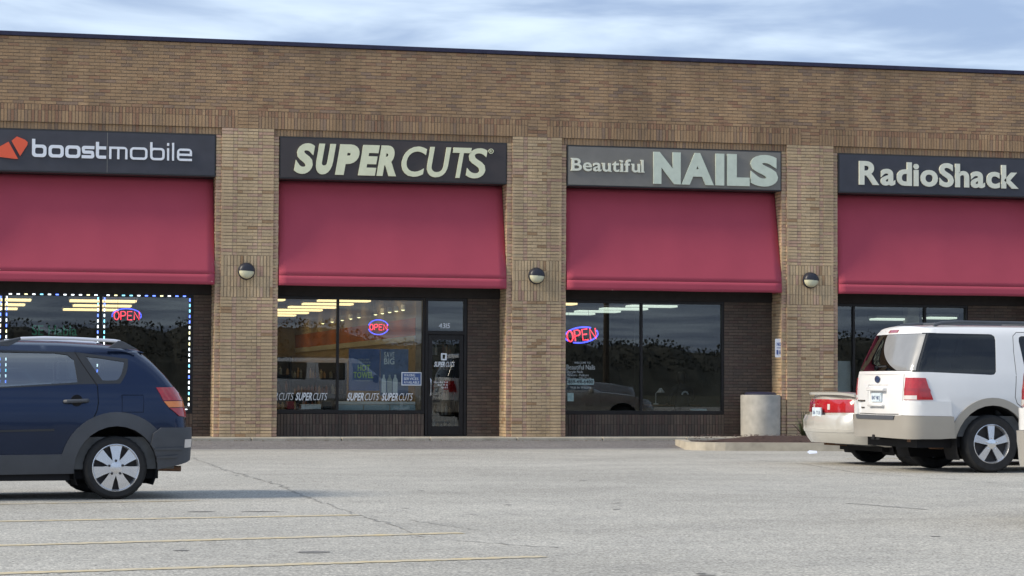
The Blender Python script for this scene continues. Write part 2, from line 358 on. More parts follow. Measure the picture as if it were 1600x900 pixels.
# pavement in front of the shops, its kerb, and the planted island
sw = MB(); sw.box(-40, 60, 46.5, 60, -.2, .15); sw = struct(sw.build('sidewalk', 'curb'))
for i in range(26):
    x = -9+i*1.83; k = MB(); k.box(x+.006, x+1.82, 46.33, 46.494, -.1, .152); k.build('kerb_stone', 'curb', sw, bevel=.018)
isl = [(13.98, 44.55)]+arc(14.32, 42.55, .75, 150, 255, 7)+[(15.3, 41.62), (17, 41.35), (20, 41.0), (30, 40.2), (30, 44.55)]
im = MB(); inner = [(x+(.17 if x < 29 else 0), y+.16 if y < 43 else y-.16) for x, y in isl]; inner[0] = (14.16, 44.4)
im.prism(inner, -.1, .135, 'z')
mv = []
for i in range(41):
    x = 14.4+i*.2
    for j in range(9): v_ = j/8; mv.append((x, 42.35-(x-14)*.09+(44.3-42.35+(x-14)*.09)*v_, .137+(.11*math.sin(PI*v_)*min(1, i/4)+random.uniform(0, .012))*(0 < j < 8)))
im.add(mv, [(i*9+j, i*9+j+1, i*9+j+10, i*9+j+9) for i in range(40) for j in range(8)])
isd = struct(im.build('planting_island', 'mulch'))
nI = len(isl)
for i in range(nI-1 if True else 0):
    a, b_ = isl[i], isl[(i+1) % nI]; c, d = inner[(i+1) % nI], inner[i]
    segs = max(1, int(math.dist(a, b_)/1.6)); 
    for q in range(segs):
        L = lambda p, r, u: (p[0]+(r[0]-p[0])*u, p[1]+(r[1]-p[1])*u)
        e = .006/max(.2, math.dist(a, b_))*segs
        u0, u1 = (q+(e if q else 0))/segs, (q+1-(e if q < segs-1 else 0))/segs
        k = MB(); k.prism([L(a, b_, u0), L(a, b_, u1), L(d, c, u1), L(d, c, u0)], -.1, .155, 'z'); k.build('kerb_stone', 'curb', isd, bevel=.015 if segs > 1 else 0)
k = MB()
for i in range(900):          # bark chips, heaped
    x = random.uniform(14.1, 22); y = random.uniform(41.9-(x-13.6)*.08, 44.3); s = random.uniform(.015, .05)
    if x < 14.5 and y < 42.5: continue
    a = random.uniform(0, PI); ca, sa = math.cos(a)*s, math.sin(a)*s; h = .15+random.random()*.025+.10*math.sin(PI*max(0, min(1, (y-42.3)/2)))
    k.add([(x-ca, y-sa, h), (x+sa*.4, y-ca*.4, h+.012), (x+ca, y+sa, h+.02), (x-sa*.4, y+ca*.4, h+.004)], [(0, 1, 2, 3)])
o = k.build('bark_chips', 'mulch', isd); o['kind'] = 'stuff'

# ------------------------------------------------------------------ the building
BAY, W_OP, L0 = 6.1, 4.81, .134
Ls = [L0+BAY*k for k in range(4)]                        # left edge of each opening
PC = [L0-(BAY-W_OP)/2+BAY*k for k in range(5)]           # pillar centres
XA, XB = PC[0]-.535, PC[4]+.535
Z_ROOF, Z_COP = 8.267, 8.175
REC = .65; SY = FY+REC                                   # storefront plane
bld = thing('strip_mall_building', 'long tan brick strip mall with four recessed storefronts and dark roof edge', 'building', (0, 0, 0))
bricks = []                                              # (cx, cy, cz, sx, sy, sz, colour index)
tan = [(0.427, 0.27, 0.148), (0.407, 0.259, 0.143), (0.437, 0.281, 0.156), (0.395, 0.251, 0.139), (0.418, 0.261, 0.141), (0.384, 0.249, 0.143)]
red = [(0.348, 0.196, 0.113), (0.325, 0.18, 0.107), (0.361, 0.211, 0.124)]
drk = [(0.32, 0.209, 0.132), (0.338, 0.219, 0.136), (0.302, 0.201, 0.136)]
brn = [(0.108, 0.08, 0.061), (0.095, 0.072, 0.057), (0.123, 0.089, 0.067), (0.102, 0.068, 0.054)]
pil_lit = [(0.616, 0.448, 0.267), (0.596, 0.435, 0.263), (0.633, 0.464, 0.279), (0.579, 0.418, 0.252), (0.604, 0.438, 0.255), (0.567, 0.422, 0.261)]  # pillar tans painted lighter: light bounced off the ground put into the colour
pir_lit = [(0.55, 0.354, 0.243), (0.516, 0.325, 0.228), (0.564, 0.381, 0.264)]  # pillar reds, lightened for the same bounced light
PAL = tan+red+drk+brn+pil_lit+pir_lit
def pick(kind='mix'):
    r = random.random()
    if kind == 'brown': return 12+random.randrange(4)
    if kind == 'pred': return 22+random.randrange(3) if r < .6 else 16+random.randrange(6)
    if kind == 'plain': return 16+random.randrange(6) if r < .86 else (22+random.randrange(3) if r < .95 else random.randrange(6))
    if kind == 'red': return 6+random.randrange(3) if r < .62 else random.randrange(6)
    if kind == 'plain': return random.randrange(6) if r < .88 else (6+random.randrange(3) if r < .94 else 9+random.randrange(3))
    return random.randrange(6) if r < .74 else (6+random.randrange(3) if r < .86 else 9+random.randrange(3))
JT = .010; CH = .0667; CL = .2133
def br(u0, u1, z0, z1, face, axis='y', kind='mix', dep=.05, sgn=-1):
    """one brick on a wall: face = coordinate of the wall surface; axis = wall normal; sgn = which way it looks"""
    if u1-u0 < .025 or z1-z0 < .02: return
    pr = random.uniform(-.003, .003); c = (u0+u1)/2; j = JT/2; ju = .0055; jz = .0055
    if z1-z0 < .09: ju, jz = .0028, .0065      # bed joints are raked, head joints nearly flush
    elif u1-u0 < .09: ju, jz = .0065, .003
    a = face-sgn*dep/2+sgn*pr
    if axis == 'y': bricks.append((c, a, (z0+z1)/2, u1-u0-2*ju, dep, z1-z0-2*jz, pick(kind)))
    else: bricks.append((a, c, (z0+z1)/2, dep, u1-u0-2*ju, z1-z0-2*jz, pick(kind)))
def running(u0, u1, z0, z1, face, axis='y', kind='mix', sgn=-1, full=CL, start=0):
    nrow = max(1, round((z1-z0)/CH)); h = (z1-z0)/nrow
    for r in range(nrow):
        x = u0-(full/2 if (r+start) % 2 else 0)
        while x < u1-.01:
            br(max(x, u0), min(x+full, u1), z0+r*h, z0+(r+1)*h, face, axis, kind, sgn=sgn); x += full
def soldier(u0, u1, z0, z1, face, axis='y', kind='mix', wd=CH, sgn=-1):
    n = max(1, round((u1-u0)/wd)); s = (u1-u0)/n
    for i in range(n): br(u0+i*s, u0+(i+1)*s, z0, z1, face, axis, kind, sgn=sgn)
def stack(u0, u1, z0, z1, face, n=1, kind='red', axis='y', sgn=-1):
    nrow = max(1, round((z1-z0)/CH)); h = (z1-z0)/nrow; s = (u1-u0)/n
    for r in range(nrow):
        for i in range(n): br(u0+i*s, u0+(i+1)*s, z0+r*h, z0+(r+1)*h, face, axis, kind, sgn=sgn)
core = MB(); G = .009            # mortar body sits 6 mm behind the brick faces
Z0 = .15
# parapet and courses above the openings
core.box(XA, XB, FY+G, FY+.30, 6.46, Z_COP)
running(XA, XB, 6.82, Z_COP, FY)
xs = [XA]
for i, c in enumerate(PC):
    stack(c-.21, c+.21, 6.46, 6.82, FY, 2, 'mix')
for i in range(4):
    soldier(PC[i]+.21, PC[i+1]-.21, 6.70, 6.82, FY, kind='red')
    soldier(PC[i]+.21, PC[i+1]-.21, 6.46, 6.70, FY)
for s, c in ((-1, PC[0]), (1, PC[4])):
    a, b_ = sorted((c+s*.21, c+s*.535)); soldier(a, b_, 6.46, 6.82, FY)
# recessed lintel strip over each sign
for L in Ls:
    core.box(L-.11, L+W_OP+.11, FY+.045+G, FY+.30, 6.315, 6.46)
    soldier(L-.11, L+W_OP+.11, 6.32, 6.46, FY+.045)
# pillars
for c in PC:
    core.box(c-.535, c+.535, FY+G, FY+REC+.3, Z0-.05, 6.46)
    core.box(c-.645+G, c+.645-G, FY+.045+G, FY+REC+.3, Z0-.05, 6.32)
    for (z0, z1) in ((Z0, 3.0), (3.85, 6.46)):
        for a, b_, kd in ((-.535, -.30, 'f'), (-.30, -.21, 'h'), (-.21, .21, 'c'), (.21, .30, 'h'), (.30, .535, 'f')):
            if kd == 'h': stack(c+a, c+b_, z0, z1, FY+.003, 1, 'pred')
            elif kd == 'f': stack(c+a, c+b_, z0, z1, FY, 1, 'plain')
            else: running(c+a, c+b_, z0, z1, FY, kind='plain')
    for r in range(4):
        for a, b_ in ((-.535, -.27), (-.27, .27), (.27, .535)): soldier(c+a, c+b_, 3.0+r*.2125, 3.0+(r+1)*.2125, FY, kind='plain')
    for s in (-1, 1):            # recessed strip and inner reveal at each side
        a, b_ = sorted((c+s*.535, c+s*.645))
        stack(a, b_, Z0, 6.32, FY+.045, 1, 'pred')
        running(FY+.05, SY+.05, Z0, 3.35, c+s*.645, 'x', 'plain', sgn=s)
        running(FY+.05, SY+.05, 3.35, 6.32, c+s*.645, 'x', 'plain', sgn=s)
        stack(FY+.004, FY+.043, Z0, 6.46, c+s*.535, 1, 'pred', 'x', sgn=s)
# storefront walls in the recess: (opening, glass left, glass right, door?, brick spans)
Z_SILL, Z_HEAD = .655, 3.06; dcore = MB()
def backwall(x0, x1, z0, z1):
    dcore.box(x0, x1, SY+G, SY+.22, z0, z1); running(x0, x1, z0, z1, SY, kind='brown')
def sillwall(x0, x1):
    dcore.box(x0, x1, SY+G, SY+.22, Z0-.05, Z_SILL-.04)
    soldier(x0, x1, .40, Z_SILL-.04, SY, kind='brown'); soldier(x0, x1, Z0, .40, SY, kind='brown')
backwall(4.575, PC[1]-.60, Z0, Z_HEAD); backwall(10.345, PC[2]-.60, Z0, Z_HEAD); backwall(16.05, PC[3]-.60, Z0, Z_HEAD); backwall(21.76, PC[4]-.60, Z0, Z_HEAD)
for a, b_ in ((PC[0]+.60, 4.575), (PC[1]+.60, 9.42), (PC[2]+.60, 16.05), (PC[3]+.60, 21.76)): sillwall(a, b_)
core.build('mortar_body', 'mortar', bld); dcore.build('recess_wall', 'darkmortar', bld)
k = MB(); k.box(-9, XA-.002, FY+.02, FY+.4, 0, Z_COP); k.box(XB+.002, 34, FY+.02, FY+.4, 0, Z_COP); k.box(-9, -8.6, FY+.4, FY+26, 0, Z_COP); k.box(33.6, 34, FY+.4, FY+26, 0, Z_COP); k.box(-9, 34, FY+26, FY+26.4, 0, Z_COP)
def brick_tex():
    m = bpy.data.materials.new('far_brick'); m.use_nodes = True; t = m.node_tree; b = t.nodes['Principled BSDF']; b.inputs['Roughness'].default_value = .9
    g = t.nodes.new('ShaderNodeNewGeometry'); s = t.nodes.new('ShaderNodeSeparateXYZ'); c = t.nodes.new('ShaderNodeCombineXYZ'); a = t.nodes.new('ShaderNodeMath')
    t.links.new(g.outputs['Position'], s.inputs[0]); t.links.new(s.outputs[0], a.inputs[0]); t.links.new(s.outputs[1], a.inputs[1]); t.links.new(a.outputs[0], c.inputs[0]); t.links.new(s.outputs[2], c.inputs[1])
    bt = t.nodes.new('ShaderNodeTexBrick'); bt.inputs['Scale'].default_value = 1; bt.inputs['Brick Width'].default_value = CL; bt.inputs['Row Height'].default_value = CH; bt.inputs['Mortar Size'].default_value = .005
    bt.inputs['Color1'].default_value = (.245, .172, .104, 1); bt.inputs['Color2'].default_value = (.17, .11, .075, 1); bt.inputs['Mortar'].default_value = (.17, .135, .1, 1)
    t.links.new(c.outputs[0], bt.inputs['Vector']); t.links.new(bt.outputs[0], b.inputs['Base Color']); return m
M['farbrick'] = brick_tex()
k.build('end_wall', 'farbrick', bld)
k = MB(); k.box(-9, 34, FY+.3, FY+26, 7.6, 7.75); k.build('roof', 'roomdark', bld)
k = MB(); k.box(-9.05, 34.05, FY-.05, FY+.42, Z_COP+.003, Z_ROOF); k.build('coping', 'coping', bld, bevel=.012)
for L in Ls:                     # dark bulkhead behind each sign and awning
    k = MB(); k.box(L-.04, L+W_OP+.04, SY-.03, SY+.2, Z_HEAD+.002, 6.31); k.build('bulkhead', 'bulkhead', bld)

# bricks: the 300 that show largest are objects of their own, the rest one part
def px(p):
    d = Vector(p)-EYE; z = d.dot(fw); return 800+F_PX*d.dot(r2)/z, 450-F_PX*d.dot(u2)/z, z
vis = []
for i, b_ in enumerate(bricks):
    if b_[4] == .05:             # front-facing
        x, y, z = px(b_[:3])
        if 0 < x < 1600 and 0 < y < 525 and b_[1] < FY+.1: vis.append((b_[3]*b_[5]/z/z, i))
vis.sort(reverse=True); solo = set(i for _, i in vis[:300])
CUBE_V = np.array([(-.5, -.5, -.5), (.5, -.5, -.5), (.5, .5, -.5), (-.5, .5, -.5), (-.5, -.5, .5), (.5, -.5, .5), (.5, .5, .5), (-.5, .5, .5)])
CUBE_F = np.array([(0, 3, 2, 1), (4, 5, 6, 7), (0, 1, 5, 4), (1, 2, 6, 5), (2, 3, 7, 6), (3, 0, 4, 7)])
def col_mesh(name, V, F, C):
    me = bpy.data.meshes.new(name); me.from_pydata(V.tolist(), [], F.tolist())
    a = me.attributes.new('bcol', 'FLOAT_COLOR', 'POINT'); a.data.foreach_set('color', np.asarray(C, np.float32).ravel())
    me.materials.append(M['brick']); return me
unit = [col_mesh('brick', CUBE_V, CUBE_F, [(*c, 1)]*8) for c in PAL]
VV = []; FF = []; CC = []; n = 0
for i, b_ in enumerate(bricks):
    if i in solo:
        o = bpy.data.objects.new('brick', unit[b_[6]]); COL.objects.link(o); o.parent = bld; o.location = b_[:3]; o.scale = b_[3:6]
    else:
        VV.append(CUBE_V*np.array(b_[3:6])+np.array(b_[:3])+RNG.normal(0, .0012, (8, 3))); FF.append(CUBE_F+8*n); n += 1
        c = np.array(PAL[b_[6]])*RNG.uniform(.93, 1.07); CC.append(np.tile(np.append(c, 1), (8, 1)))
o = link('brickwork', col_mesh('brickwork', np.concatenate(VV), np.concatenate(FF), np.concatenate(CC)), None, bld, kind='stuff')
print('bricks', len(bricks))

# ------------------------------------------------------------------ shopfront glazing (parts of the building)
def window(panes, z0, z1, head=.06):
    """panes: x of the vertical bars"""
    fr = MB(); y0, y1 = SY+.02, SY+.13
    w_ = .05
    for i, x in enumerate(panes): fr.box(x-w_/2, x+w_/2, y0, y1, z0+.04, z1-head)
    fr.box(panes[0]-w_/2, panes[-1]+w_/2, y0-.004, y1, z1-head, z1); fr.box(panes[0]-w_/2, panes[-1]+w_/2, y0-.02, y1, z0-.035, z0+.04)
    f = fr.build('window', 'frame', bld, bevel=.004)
    for a, b_ in zip(panes[:-1], panes[1:]):
        p = MB(); p.box(a+w_/2, b_-w_/2, SY+.07, SY+.08, z0+.04, z1-head); p.build('pane', 'glass', f)
    return f
window([PC[0]+.70, .76, 2.70, 4.55], Z_SILL, Z_HEAD)
window([PC[1]+.70, 7.584, 9.405], Z_SILL, Z_HEAD)
window([PC[2]+.70, 14.189, 16.025], Z_SILL, Z_HEAD)
window([PC[3]+.70, 19.061, 20.75, 21.735], Z_SILL, Z_HEAD)
# door of the haircut shop with its transom
dr = MB(); y0, y1 = SY+.015, SY+.12
dr.box(9.44, 9.50, y0, y1, .15, Z_HEAD); dr.box(10.275, 10.335, y0, y1, .15, Z_HEAD); dr.box(9.50, 10.275, y0, y1, 2.29, 2.37); dr.box(9.50, 10.275, y0, y1, 3.0, Z_HEAD)
do = dr.build('door_frame', 'frame', bld, bevel=.004)
p = MB(); p.box(9.50, 10.275, SY+.07, SY+.08, 2.37, 3.0); p.build('pane', 'glass', do)
d = MB(); d.box(9.508, 9.60, y0+.02, y1-.02, .165, 2.285); d.box(10.185, 10.268, y0+.02, y1-.02, .165, 2.285); d.box(9.60, 10.185, y0+.02, y1-.02, .165, .36); d.box(9.60, 10.185, y0+.02, y1-.02, 2.18, 2.285)
d = d.build('door', 'frame', bld, bevel=.004)
p = MB(); p.box(9.60, 10.185, SY+.07, SY+.08, .36, 2.18); p.build('pane', 'glass', d)
h = MB(); h.tube([(9.56, y0+.02, 1.0), (9.56, y0-.04, 1.03), (9.56, y0-.04, 1.33), (9.56, y0+.02, 1.36)], .012, 8); h.build('handle', 'let_white', d, True)
k = MB(); k.box(9.5, 10.28, SY-.02, SY+.12, .151, .163); k.build('threshold', 'frame', bld)

# rooms behind the glass
def room(x0, x1, depth, wall, zc=3.35):
    k = MB(); yb = SY+.2
    k.box(x0, x0+.1, yb, yb+depth, .15, zc); k.box(x1-.1, x1, yb, yb+depth, .15, zc); k.box(x0, x1, yb+depth, yb+depth+.1, .15, zc); k.build('interior_wall', wall, bld)
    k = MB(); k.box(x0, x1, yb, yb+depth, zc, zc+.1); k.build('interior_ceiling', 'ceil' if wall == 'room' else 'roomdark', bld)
    k = MB(); k.box(x0, x1, yb-.18, yb+depth, .145, .154); k.build('interior_floor', 'floorin', bld)
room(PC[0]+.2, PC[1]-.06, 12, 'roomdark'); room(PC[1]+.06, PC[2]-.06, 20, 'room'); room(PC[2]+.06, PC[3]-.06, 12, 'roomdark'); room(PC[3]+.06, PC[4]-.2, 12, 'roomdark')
# partition with the orange band in the haircut shop
k = MB(); k.box(9.50, 9.62, 49.0, 67.5, .155, 3.34); pt = k.build('partition', 'room', bld)
k = MB(); k.box(9.482, 9.498, 49.0, 67.5, 2.30, 2.68); k.build('orange_band', 'orange', pt)
k = MB(); k.box(9.47, 9.498, 49.0, 67.5, 2.17, 2.296); k.build('white_rail', 'white', pt)

# ------------------------------------------------------------------ signs over the shops
def sign(i, label, face, seams=()):
    L = Ls[i]; t = thing('shop_sign', label, 'sign', (L+W_OP/2, FY, 5.445), group='signs over the shopfronts')
    k = MB(); k.box(-W_OP/2+.01, W_OP/2-.01, .02, .52, 0, .868); k.build('sign_box', 'sign_edge', t, bevel=.008)
    k = MB(); k.box(-W_OP/2+.035, W_OP/2-.035, .008, .0195, .03, .84); k.build('face_panel', face, t)
    for x in seams:
        k = MB(); k.box(x-L-W_OP/2-.006, x-L-W_OP/2+.006, .004, .0075, .03, .84); k.build('panel_seam', 'sign_grey', t)
    return t, (lambda x: x-L-W_OP/2), 5.445
YL, DL = -.03, .035              # letters stand proud of the panel
def bold_letters(t, fx, zb, lst, mat, bold, z0=None, z1=None):
    for ch, x0, x1, za, zc, bo, sh in lst:
        m_ = MB(); fit_letter(m_, ch, fx(x0), fx(x1), za-zb, zc-zb, YL, DL, bo, sh); m_.build('letter', mat, t)
# 1: rounded wordmark and a flame-coloured shard
t, fx, zb = sign(0, 'dark slate shop sign with white boostmobile lettering and an orange shard logo', 'sign_slate', (2.75,))
def bst(ch, w_, T, hx=.25, r=.3):
    a = T
    if ch == 'o': return [rrect(0, 0, w_, 1, r), rrect(a, a, w_-a, 1-a, r*.5)]
    if ch == 'b': return [[(0, 1.45), (0, r)]+arc(r, r, r, 180, 270)+arc(w_-r, r, r, -90, 0)+arc(w_-r, 1-r, r, 0, 90)+[(a, 1), (a, 1.45)], rrect(a, a, w_-a, 1-a, r*.5)]
    if ch == 's':
        h = .5; return [[(0, 0)]+arc(w_-r*.7, r*.7, r*.7, -90, 0)+arc(w_-r*.7, h+a/2-r*.6, r*.6, 0, 90)+[(a, h+a/2), (a, 1-a), (w_, 1-a), (w_, 1)]+arc(r*.7, 1-r*.7, r*.7, 90, 180)+arc(r*.7, h-a/2+r*.6, r*.6, 180, 270)+[(w_-a, h-a/2), (w_-a, a), (0, a)]]
    if ch == 't': return [[(0, 1.35), (0, r)]+arc(r, r, r, 180, 270)+[(w_, 0), (w_, a), (a, a), (a, 1-a), (w_, 1-a), (w_, 1), (a, 1), (a, 1.35)]]
    if ch == 'm': return [[(0, 0), (0, 1)]+arc(w_-r, 1-r, r, 90, 0)+[(w_, 0), (w_-a, 0), (w_-a, 1-a), (w_/2+a/2, 1-a), (w_/2+a/2, 0), (w_/2-a/2, 0), (w_/2-a/2, 1-a), (a, 1-a), (a, 0)]]
    if ch == 'i': return [[(0, 0), (a, 0), (a, 1), (0, 1)], [(0, 1.2), (a, 1.2), (a, 1.42), (0, 1.42)]]
    if ch == 'l': return [[(0, 0), (a, 0), (a, 1.45), (0, 1.45)]]
    if ch == 'e': return [[(w_, 0)]+arc(r, r, r, 270, 180)+arc(r, 1-r, r, 180, 90)+arc(w_-r, 1-r, r, 90, 0)+[(w_, .5-a/2), (a, .5-a/2), (a, a), (w_, a)], [(a, .5+a/2), (w_-a, .5+a/2), (w_-a, 1-a), (a, 1-a)]]
H = .25
for ch, x0, x1, T in (('b', 1.26, 1.545, .25), ('o', 1.585, 1.885, .25), ('o', 1.915, 2.215, .25), ('s', 2.24, 2.49, .25), ('t', 2.52, 2.725, .25),
                      ('m', 2.785, 3.15, .18), ('o', 3.20, 3.55, .18), ('b', 3.605, 3.895, .18), ('i', 3.945, 3.945+.16*H, .18), ('l', 4.045, 4.045+.16*H, .15), ('e', 4.145, 4.447, .18)):
    m_ = MB(); ww = (x1-x0)/H
    outline(m_, bst(ch, ww if ch not in 'il' else .16, T if ch not in 'il' else .16), fx(x0), 5.75-zb, H, H, YL, DL); m_.build('letter', 'let_white', t)
for pl in ([(.86, 6.06), (.96, 6.15), (1.12, 6.09), (1.175, 6.04), (1.165, 5.98), (1.03, 5.76)], [(.44, 5.83), (.80, 6.04), (.99, 5.70), (.93, 5.70), (.55, 5.74)]):
    m_ = MB(); outline(m_, [[(fx(a), b-zb) for a, b in pl]], 0, 0, 1, 1, YL, DL); m_.build('shard', 'let_orange', t, bevel=.008)
# 2
t, fx, zb = sign(1, 'dark brown shop sign with cream slanted SUPERCUTS lettering', 'sign_brown')
S_ = .17
bold_letters(t, fx, zb, [(c, a, b+.02, 5.55, 6.185, bo, S_) for c, a, b, bo in (('S', 6.52, 6.975, .048), ('U', 6.95, 7.385, .078), ('P', 7.385, 7.905, .070), ('E', 7.865, 8.305, .060), ('R', 8.25, 8.75, .062),
             ('C', 8.73, 9.31, .016), ('U', 9.28, 9.81, .018), ('T', 9.775, 10.25, .018), ('S', 10.13, 10.62, .018))], 'let_cream', 0)
m_ = MB(); m_.lathe([(.042, -.028), (.054, -.028), (.054, .006), (.042, .006), (.042, -.028)], 20, (fx(10.685), 0, 6.13-zb), 'y'); m_.build('registered_mark', 'let_cream', t)
m_ = MB(); fit_letter(m_, 'R', fx(10.662), fx(10.71), 6.102-zb, 6.158-zb, YL, DL); m_.build('letter', 'let_cream', t)
# 3
t, fx, zb = sign(2, 'grey shop sign reading Beautiful NAILS in pale letters', 'sign_grey')
for ch, x0, x1, bo in (('N', 14.235, 14.842, .065), ('A', 14.862, 15.585, .048), ('I', 15.625, 15.82, .065), ('L', 15.887, 16.395, .065), ('S', 16.415, 17.04, .06)):
    m_ = MB(); fit_letter(m_, ch, fx(x0), fx(x1), 5.535-zb, 6.22-zb, YL, DL, bo); m_.build('letter', 'let_pale', t)
sp = []; text_line(None, 'Beautiful', fx(12.434), 5.775-zb, .255, YL, DL, .016, 0, 1.584, .13, sp)
for m_, ch in zip(sp, 'Beautiful'):           # slab feet on the stems
    X = [p[0] for p in m_.v]; Zs = [p[2] for p in m_.v]; z0, z1 = min(Zs), max(Zs); a, b_ = min(X), max(X)
    if ch in 'Bfil': m_.box(a-.018, a+.075, YL+.003, YL+DL-.003, z0-.002, z0+.02)
    if ch in 'Bil': m_.box(a-.018, a+.04, YL+.003, YL+DL-.003, z1-.022, z1+.002)
    if ch == 'u': m_.box(b_-.03, b_+.02, YL+.003, YL+DL-.003, z0-.002, z0+.02); m_.box(a-.018, a+.03, YL+.003, YL+DL-.003, z1-.022, z1+.002)
    m_.build('letter', 'let_ivory', t)
# 4
t, fx, zb = sign(3, 'dark navy shop sign with ivory RadioShack lettering', 'sign_navy')
sp = []; text_line(None, 'RadioShack', fx(18.91), 5.655-zb, .475, YL, DL, .031, 0, 3.813-.05, .11, sp)
for m_ in sp: m_.build('letter', 'let_ivory', t)

# ------------------------------------------------------------------ awnings: fabric slopes out from under the sign to the pillar fronts
def awning(i, label):
    L = Ls[i]; x0, x1 = .012, W_OP-.012; t = thing('awning', label, 'awning', (L, FY, 3.25), group='maroon awnings under the signs')
    yt, zt, yb, zb = .46, 2.19, -.015, .21
    k = MB(); nx, nz = 28, 20; vs = []
    for j in range(nz+1):
        v = j/nz
        for a in range(nx+1):
            u = a/nx; x = x0+(x1-x0)*u
            sag = .010*math.sin(PI*v)*(1-abs(math.cos(PI*u*4))**6)+.0015*math.sin(9*u+4*v+i)
            vs.append((x, yt+(yb-yt)*v+sag, zt+(zb-zt)*v))
    k.add(vs, [(j*(nx+1)+a, j*(nx+1)+a+1, (j+1)*(nx+1)+a+1, (j+1)*(nx+1)+a) for j in range(nz) for a in range(nx)])
    s = k.build('slope_panel', 'awning', t, True); sm = s.modifiers.new('thick', 'SOLIDIFY'); sm.thickness = .006; sm.offset = -1
    k = MB(); vs = []
    for j in range(4):
        for a in range(nx+1):
            u = a/nx; vs.append((x0+(x1-x0)*u, yb-.001+.003*math.sin(17*u+i)*j/3, .205-.205*j/3+.003*math.sin(11*u+2*i)*(j == 3)))
    k.add(vs, [(j*(nx+1)+a, j*(nx+1)+a+1, (j+1)*(nx+1)+a+1, (j+1)*(nx+1)+a) for j in range(3) for a in range(nx)])
    s = k.build('valance', 'awning', t, True); sm = s.modifiers.new('thick', 'SOLIDIFY'); sm.thickness = .006; sm.offset = -1
    for x in (x0+.002, x1-.006):
        k = MB(); k.prism([(yt, zt-.01), (yb+.012, zb-.01), (yb+.012, .0), (yt+.12, .0), (yt+.12, zt-.01)], x, x+.004, 'x'); k.build('side_panel', 'awning', t)
    k = MB()
    k.tube([(x0+.02, yb+.03, .012), (x1-.02, yb+.03, .012)], .013, 8); k.tube([(x0+.02, yt+.03, zt), (x1-.02, yt+.03, zt)], .013, 8)
    for u in (.25, .5, .75):
        x = x0+(x1-x0)*u; k.tube([(x, yt+.05, zt-.02), (x, yb+.045, zb)], .012, 6)
    k.build('frame', 'frame', t)
for i, l in enumerate(('maroon awning cut by the left edge, above the window lined with lights', 'maroon awning under the cream slanted lettering, above the glass door', 'maroon awning under the grey NAILS sign', 'maroon awning at the right edge above the white parked SUV')): awning(i, l)

# ------------------------------------------------------------------ wall lamps: round, hooded above, pale lens below
for i, (x, l) in enumerate(((5.579, 'round half-hooded wall lamp on the leftmost brick pillar'), (11.678, 'round half-hooded wall lamp on the middle pillar between the haircut and nail shops'), (17.786, 'round half-hooded wall lamp on the pillar nearest the parked white SUV'))):
    t = thing('wall_lamp', l, 'lamp', (x, FY, 3.53), group='round lamps on the pillars')
    k = MB(); k.lathe([(0, -.045), (.15, -.045), (.172, -.03), (.178, 0), (.178, .01), (0, .01)], 32, (0, 0, 0), 'y'); k.build('base', 'lampshell', t, 40)
    def half(sg, r, y):
        k = MB(); pts = [(r*math.cos(a), sg*r*math.sin(a)) for a in [PI*q/18 for q in range(19)]]
        rings = []
        for f_, d in ((1, 0), (.96, -.05), (.82, -.085), (.5, -.105), (0.02, -.11)): rings.append([(p[0]*f_, y+d, p[1]*f_) for p in pts])
        vs = [q for rr in rings for q in rr]; n_ = 19
        k.add(vs, [(a*n_+b, a*n_+b+1, (a+1)*n_+b+1, (a+1)*n_+b) for a in range(4) for b in range(18)])
        k.add([rings[0][0], rings[0][-1]]+[rr[-1] for rr in rings[1:]]+[rr[0] for rr in rings[:0:-1]], [tuple(range(10))]); return k
    half(1, .168, -.05).build('hood', 'lampshell', t, 50); half(-1, .155, -.049).build('lens', 'lamplens', t, 50)
    for o in t.children: o.rotation_euler = (0, math.radians(4), 0)

# ------------------------------------------------------------------ things on and behind the glass
GY = SY+.062                     # lettering on the outer face of the panes
def decal(name, label, cat, mat, lines, x=0, z=0, group=None, y=GY):
    m_ = MB()
    for s, lx, lz, h, bo, sh, wd in lines: text_line(m_, s, lx, lz, h, y, .004, bo, sh, wd)
    o = m_.build(name, mat); tag(o, label, cat, group); return o
for x0, x1, l in ((5.98, 6.67, 'SUPERCUTS lettering low on the glass, cut off by the pillar'), (6.704, 7.374, 'SUPERCUTS lettering low on the left pane of the haircut shop'), (7.791, 8.468, 'SUPERCUTS lettering under the HOT TOWEL poster'), (8.522, 9.19, 'SUPERCUTS lettering on the glass nearest the door')):
    w_ = x1-x0; decal('window_lettering', l, 'lettering', 'decal', [('SUPER', x0, .90, .15, .03, .2, w_*.52), ('CUTS', x0+w_*.54, .90, .15, -.005, .2, w_*.43)], group='shop name repeated along the window')
decal('window_lettering', 'street number 4315 in the pane over the door', 'lettering', 'decal', [('4315', 9.735, 2.43, .10, .01, .1, .24)])
t = thing('door_lettering', 'logo, shop name and opening hours printed on the glass door', 'lettering', (9.64, GY, 1.1))
m_ = MB(); outline(m_, [rrect(0, 0, .125, .15, .01), rrect(.035, .03, .09, .12, .004)], .15, .65, 1, 1, 0, .004); m_.build('logo', 'decal', t)
m_ = MB(); text_line(m_, 'SUPER', 0, .515, .10, 0, .004, .03, .2, .23); text_line(m_, 'CUTS', .245, .515, .10, 0, .004, 0, .2, .185); m_.build('shop_name', 'decal', t)
for q, s in enumerate(('Mon-Fri 9-8', 'Sat 9-6', 'Sun 11-5')): m_ = MB(); text_line(m_, s, .08*q, .17-.055*q, .034, 0, .004, 0, 0, .3-.08*q); m_.build('hours_line', 'decal', t)
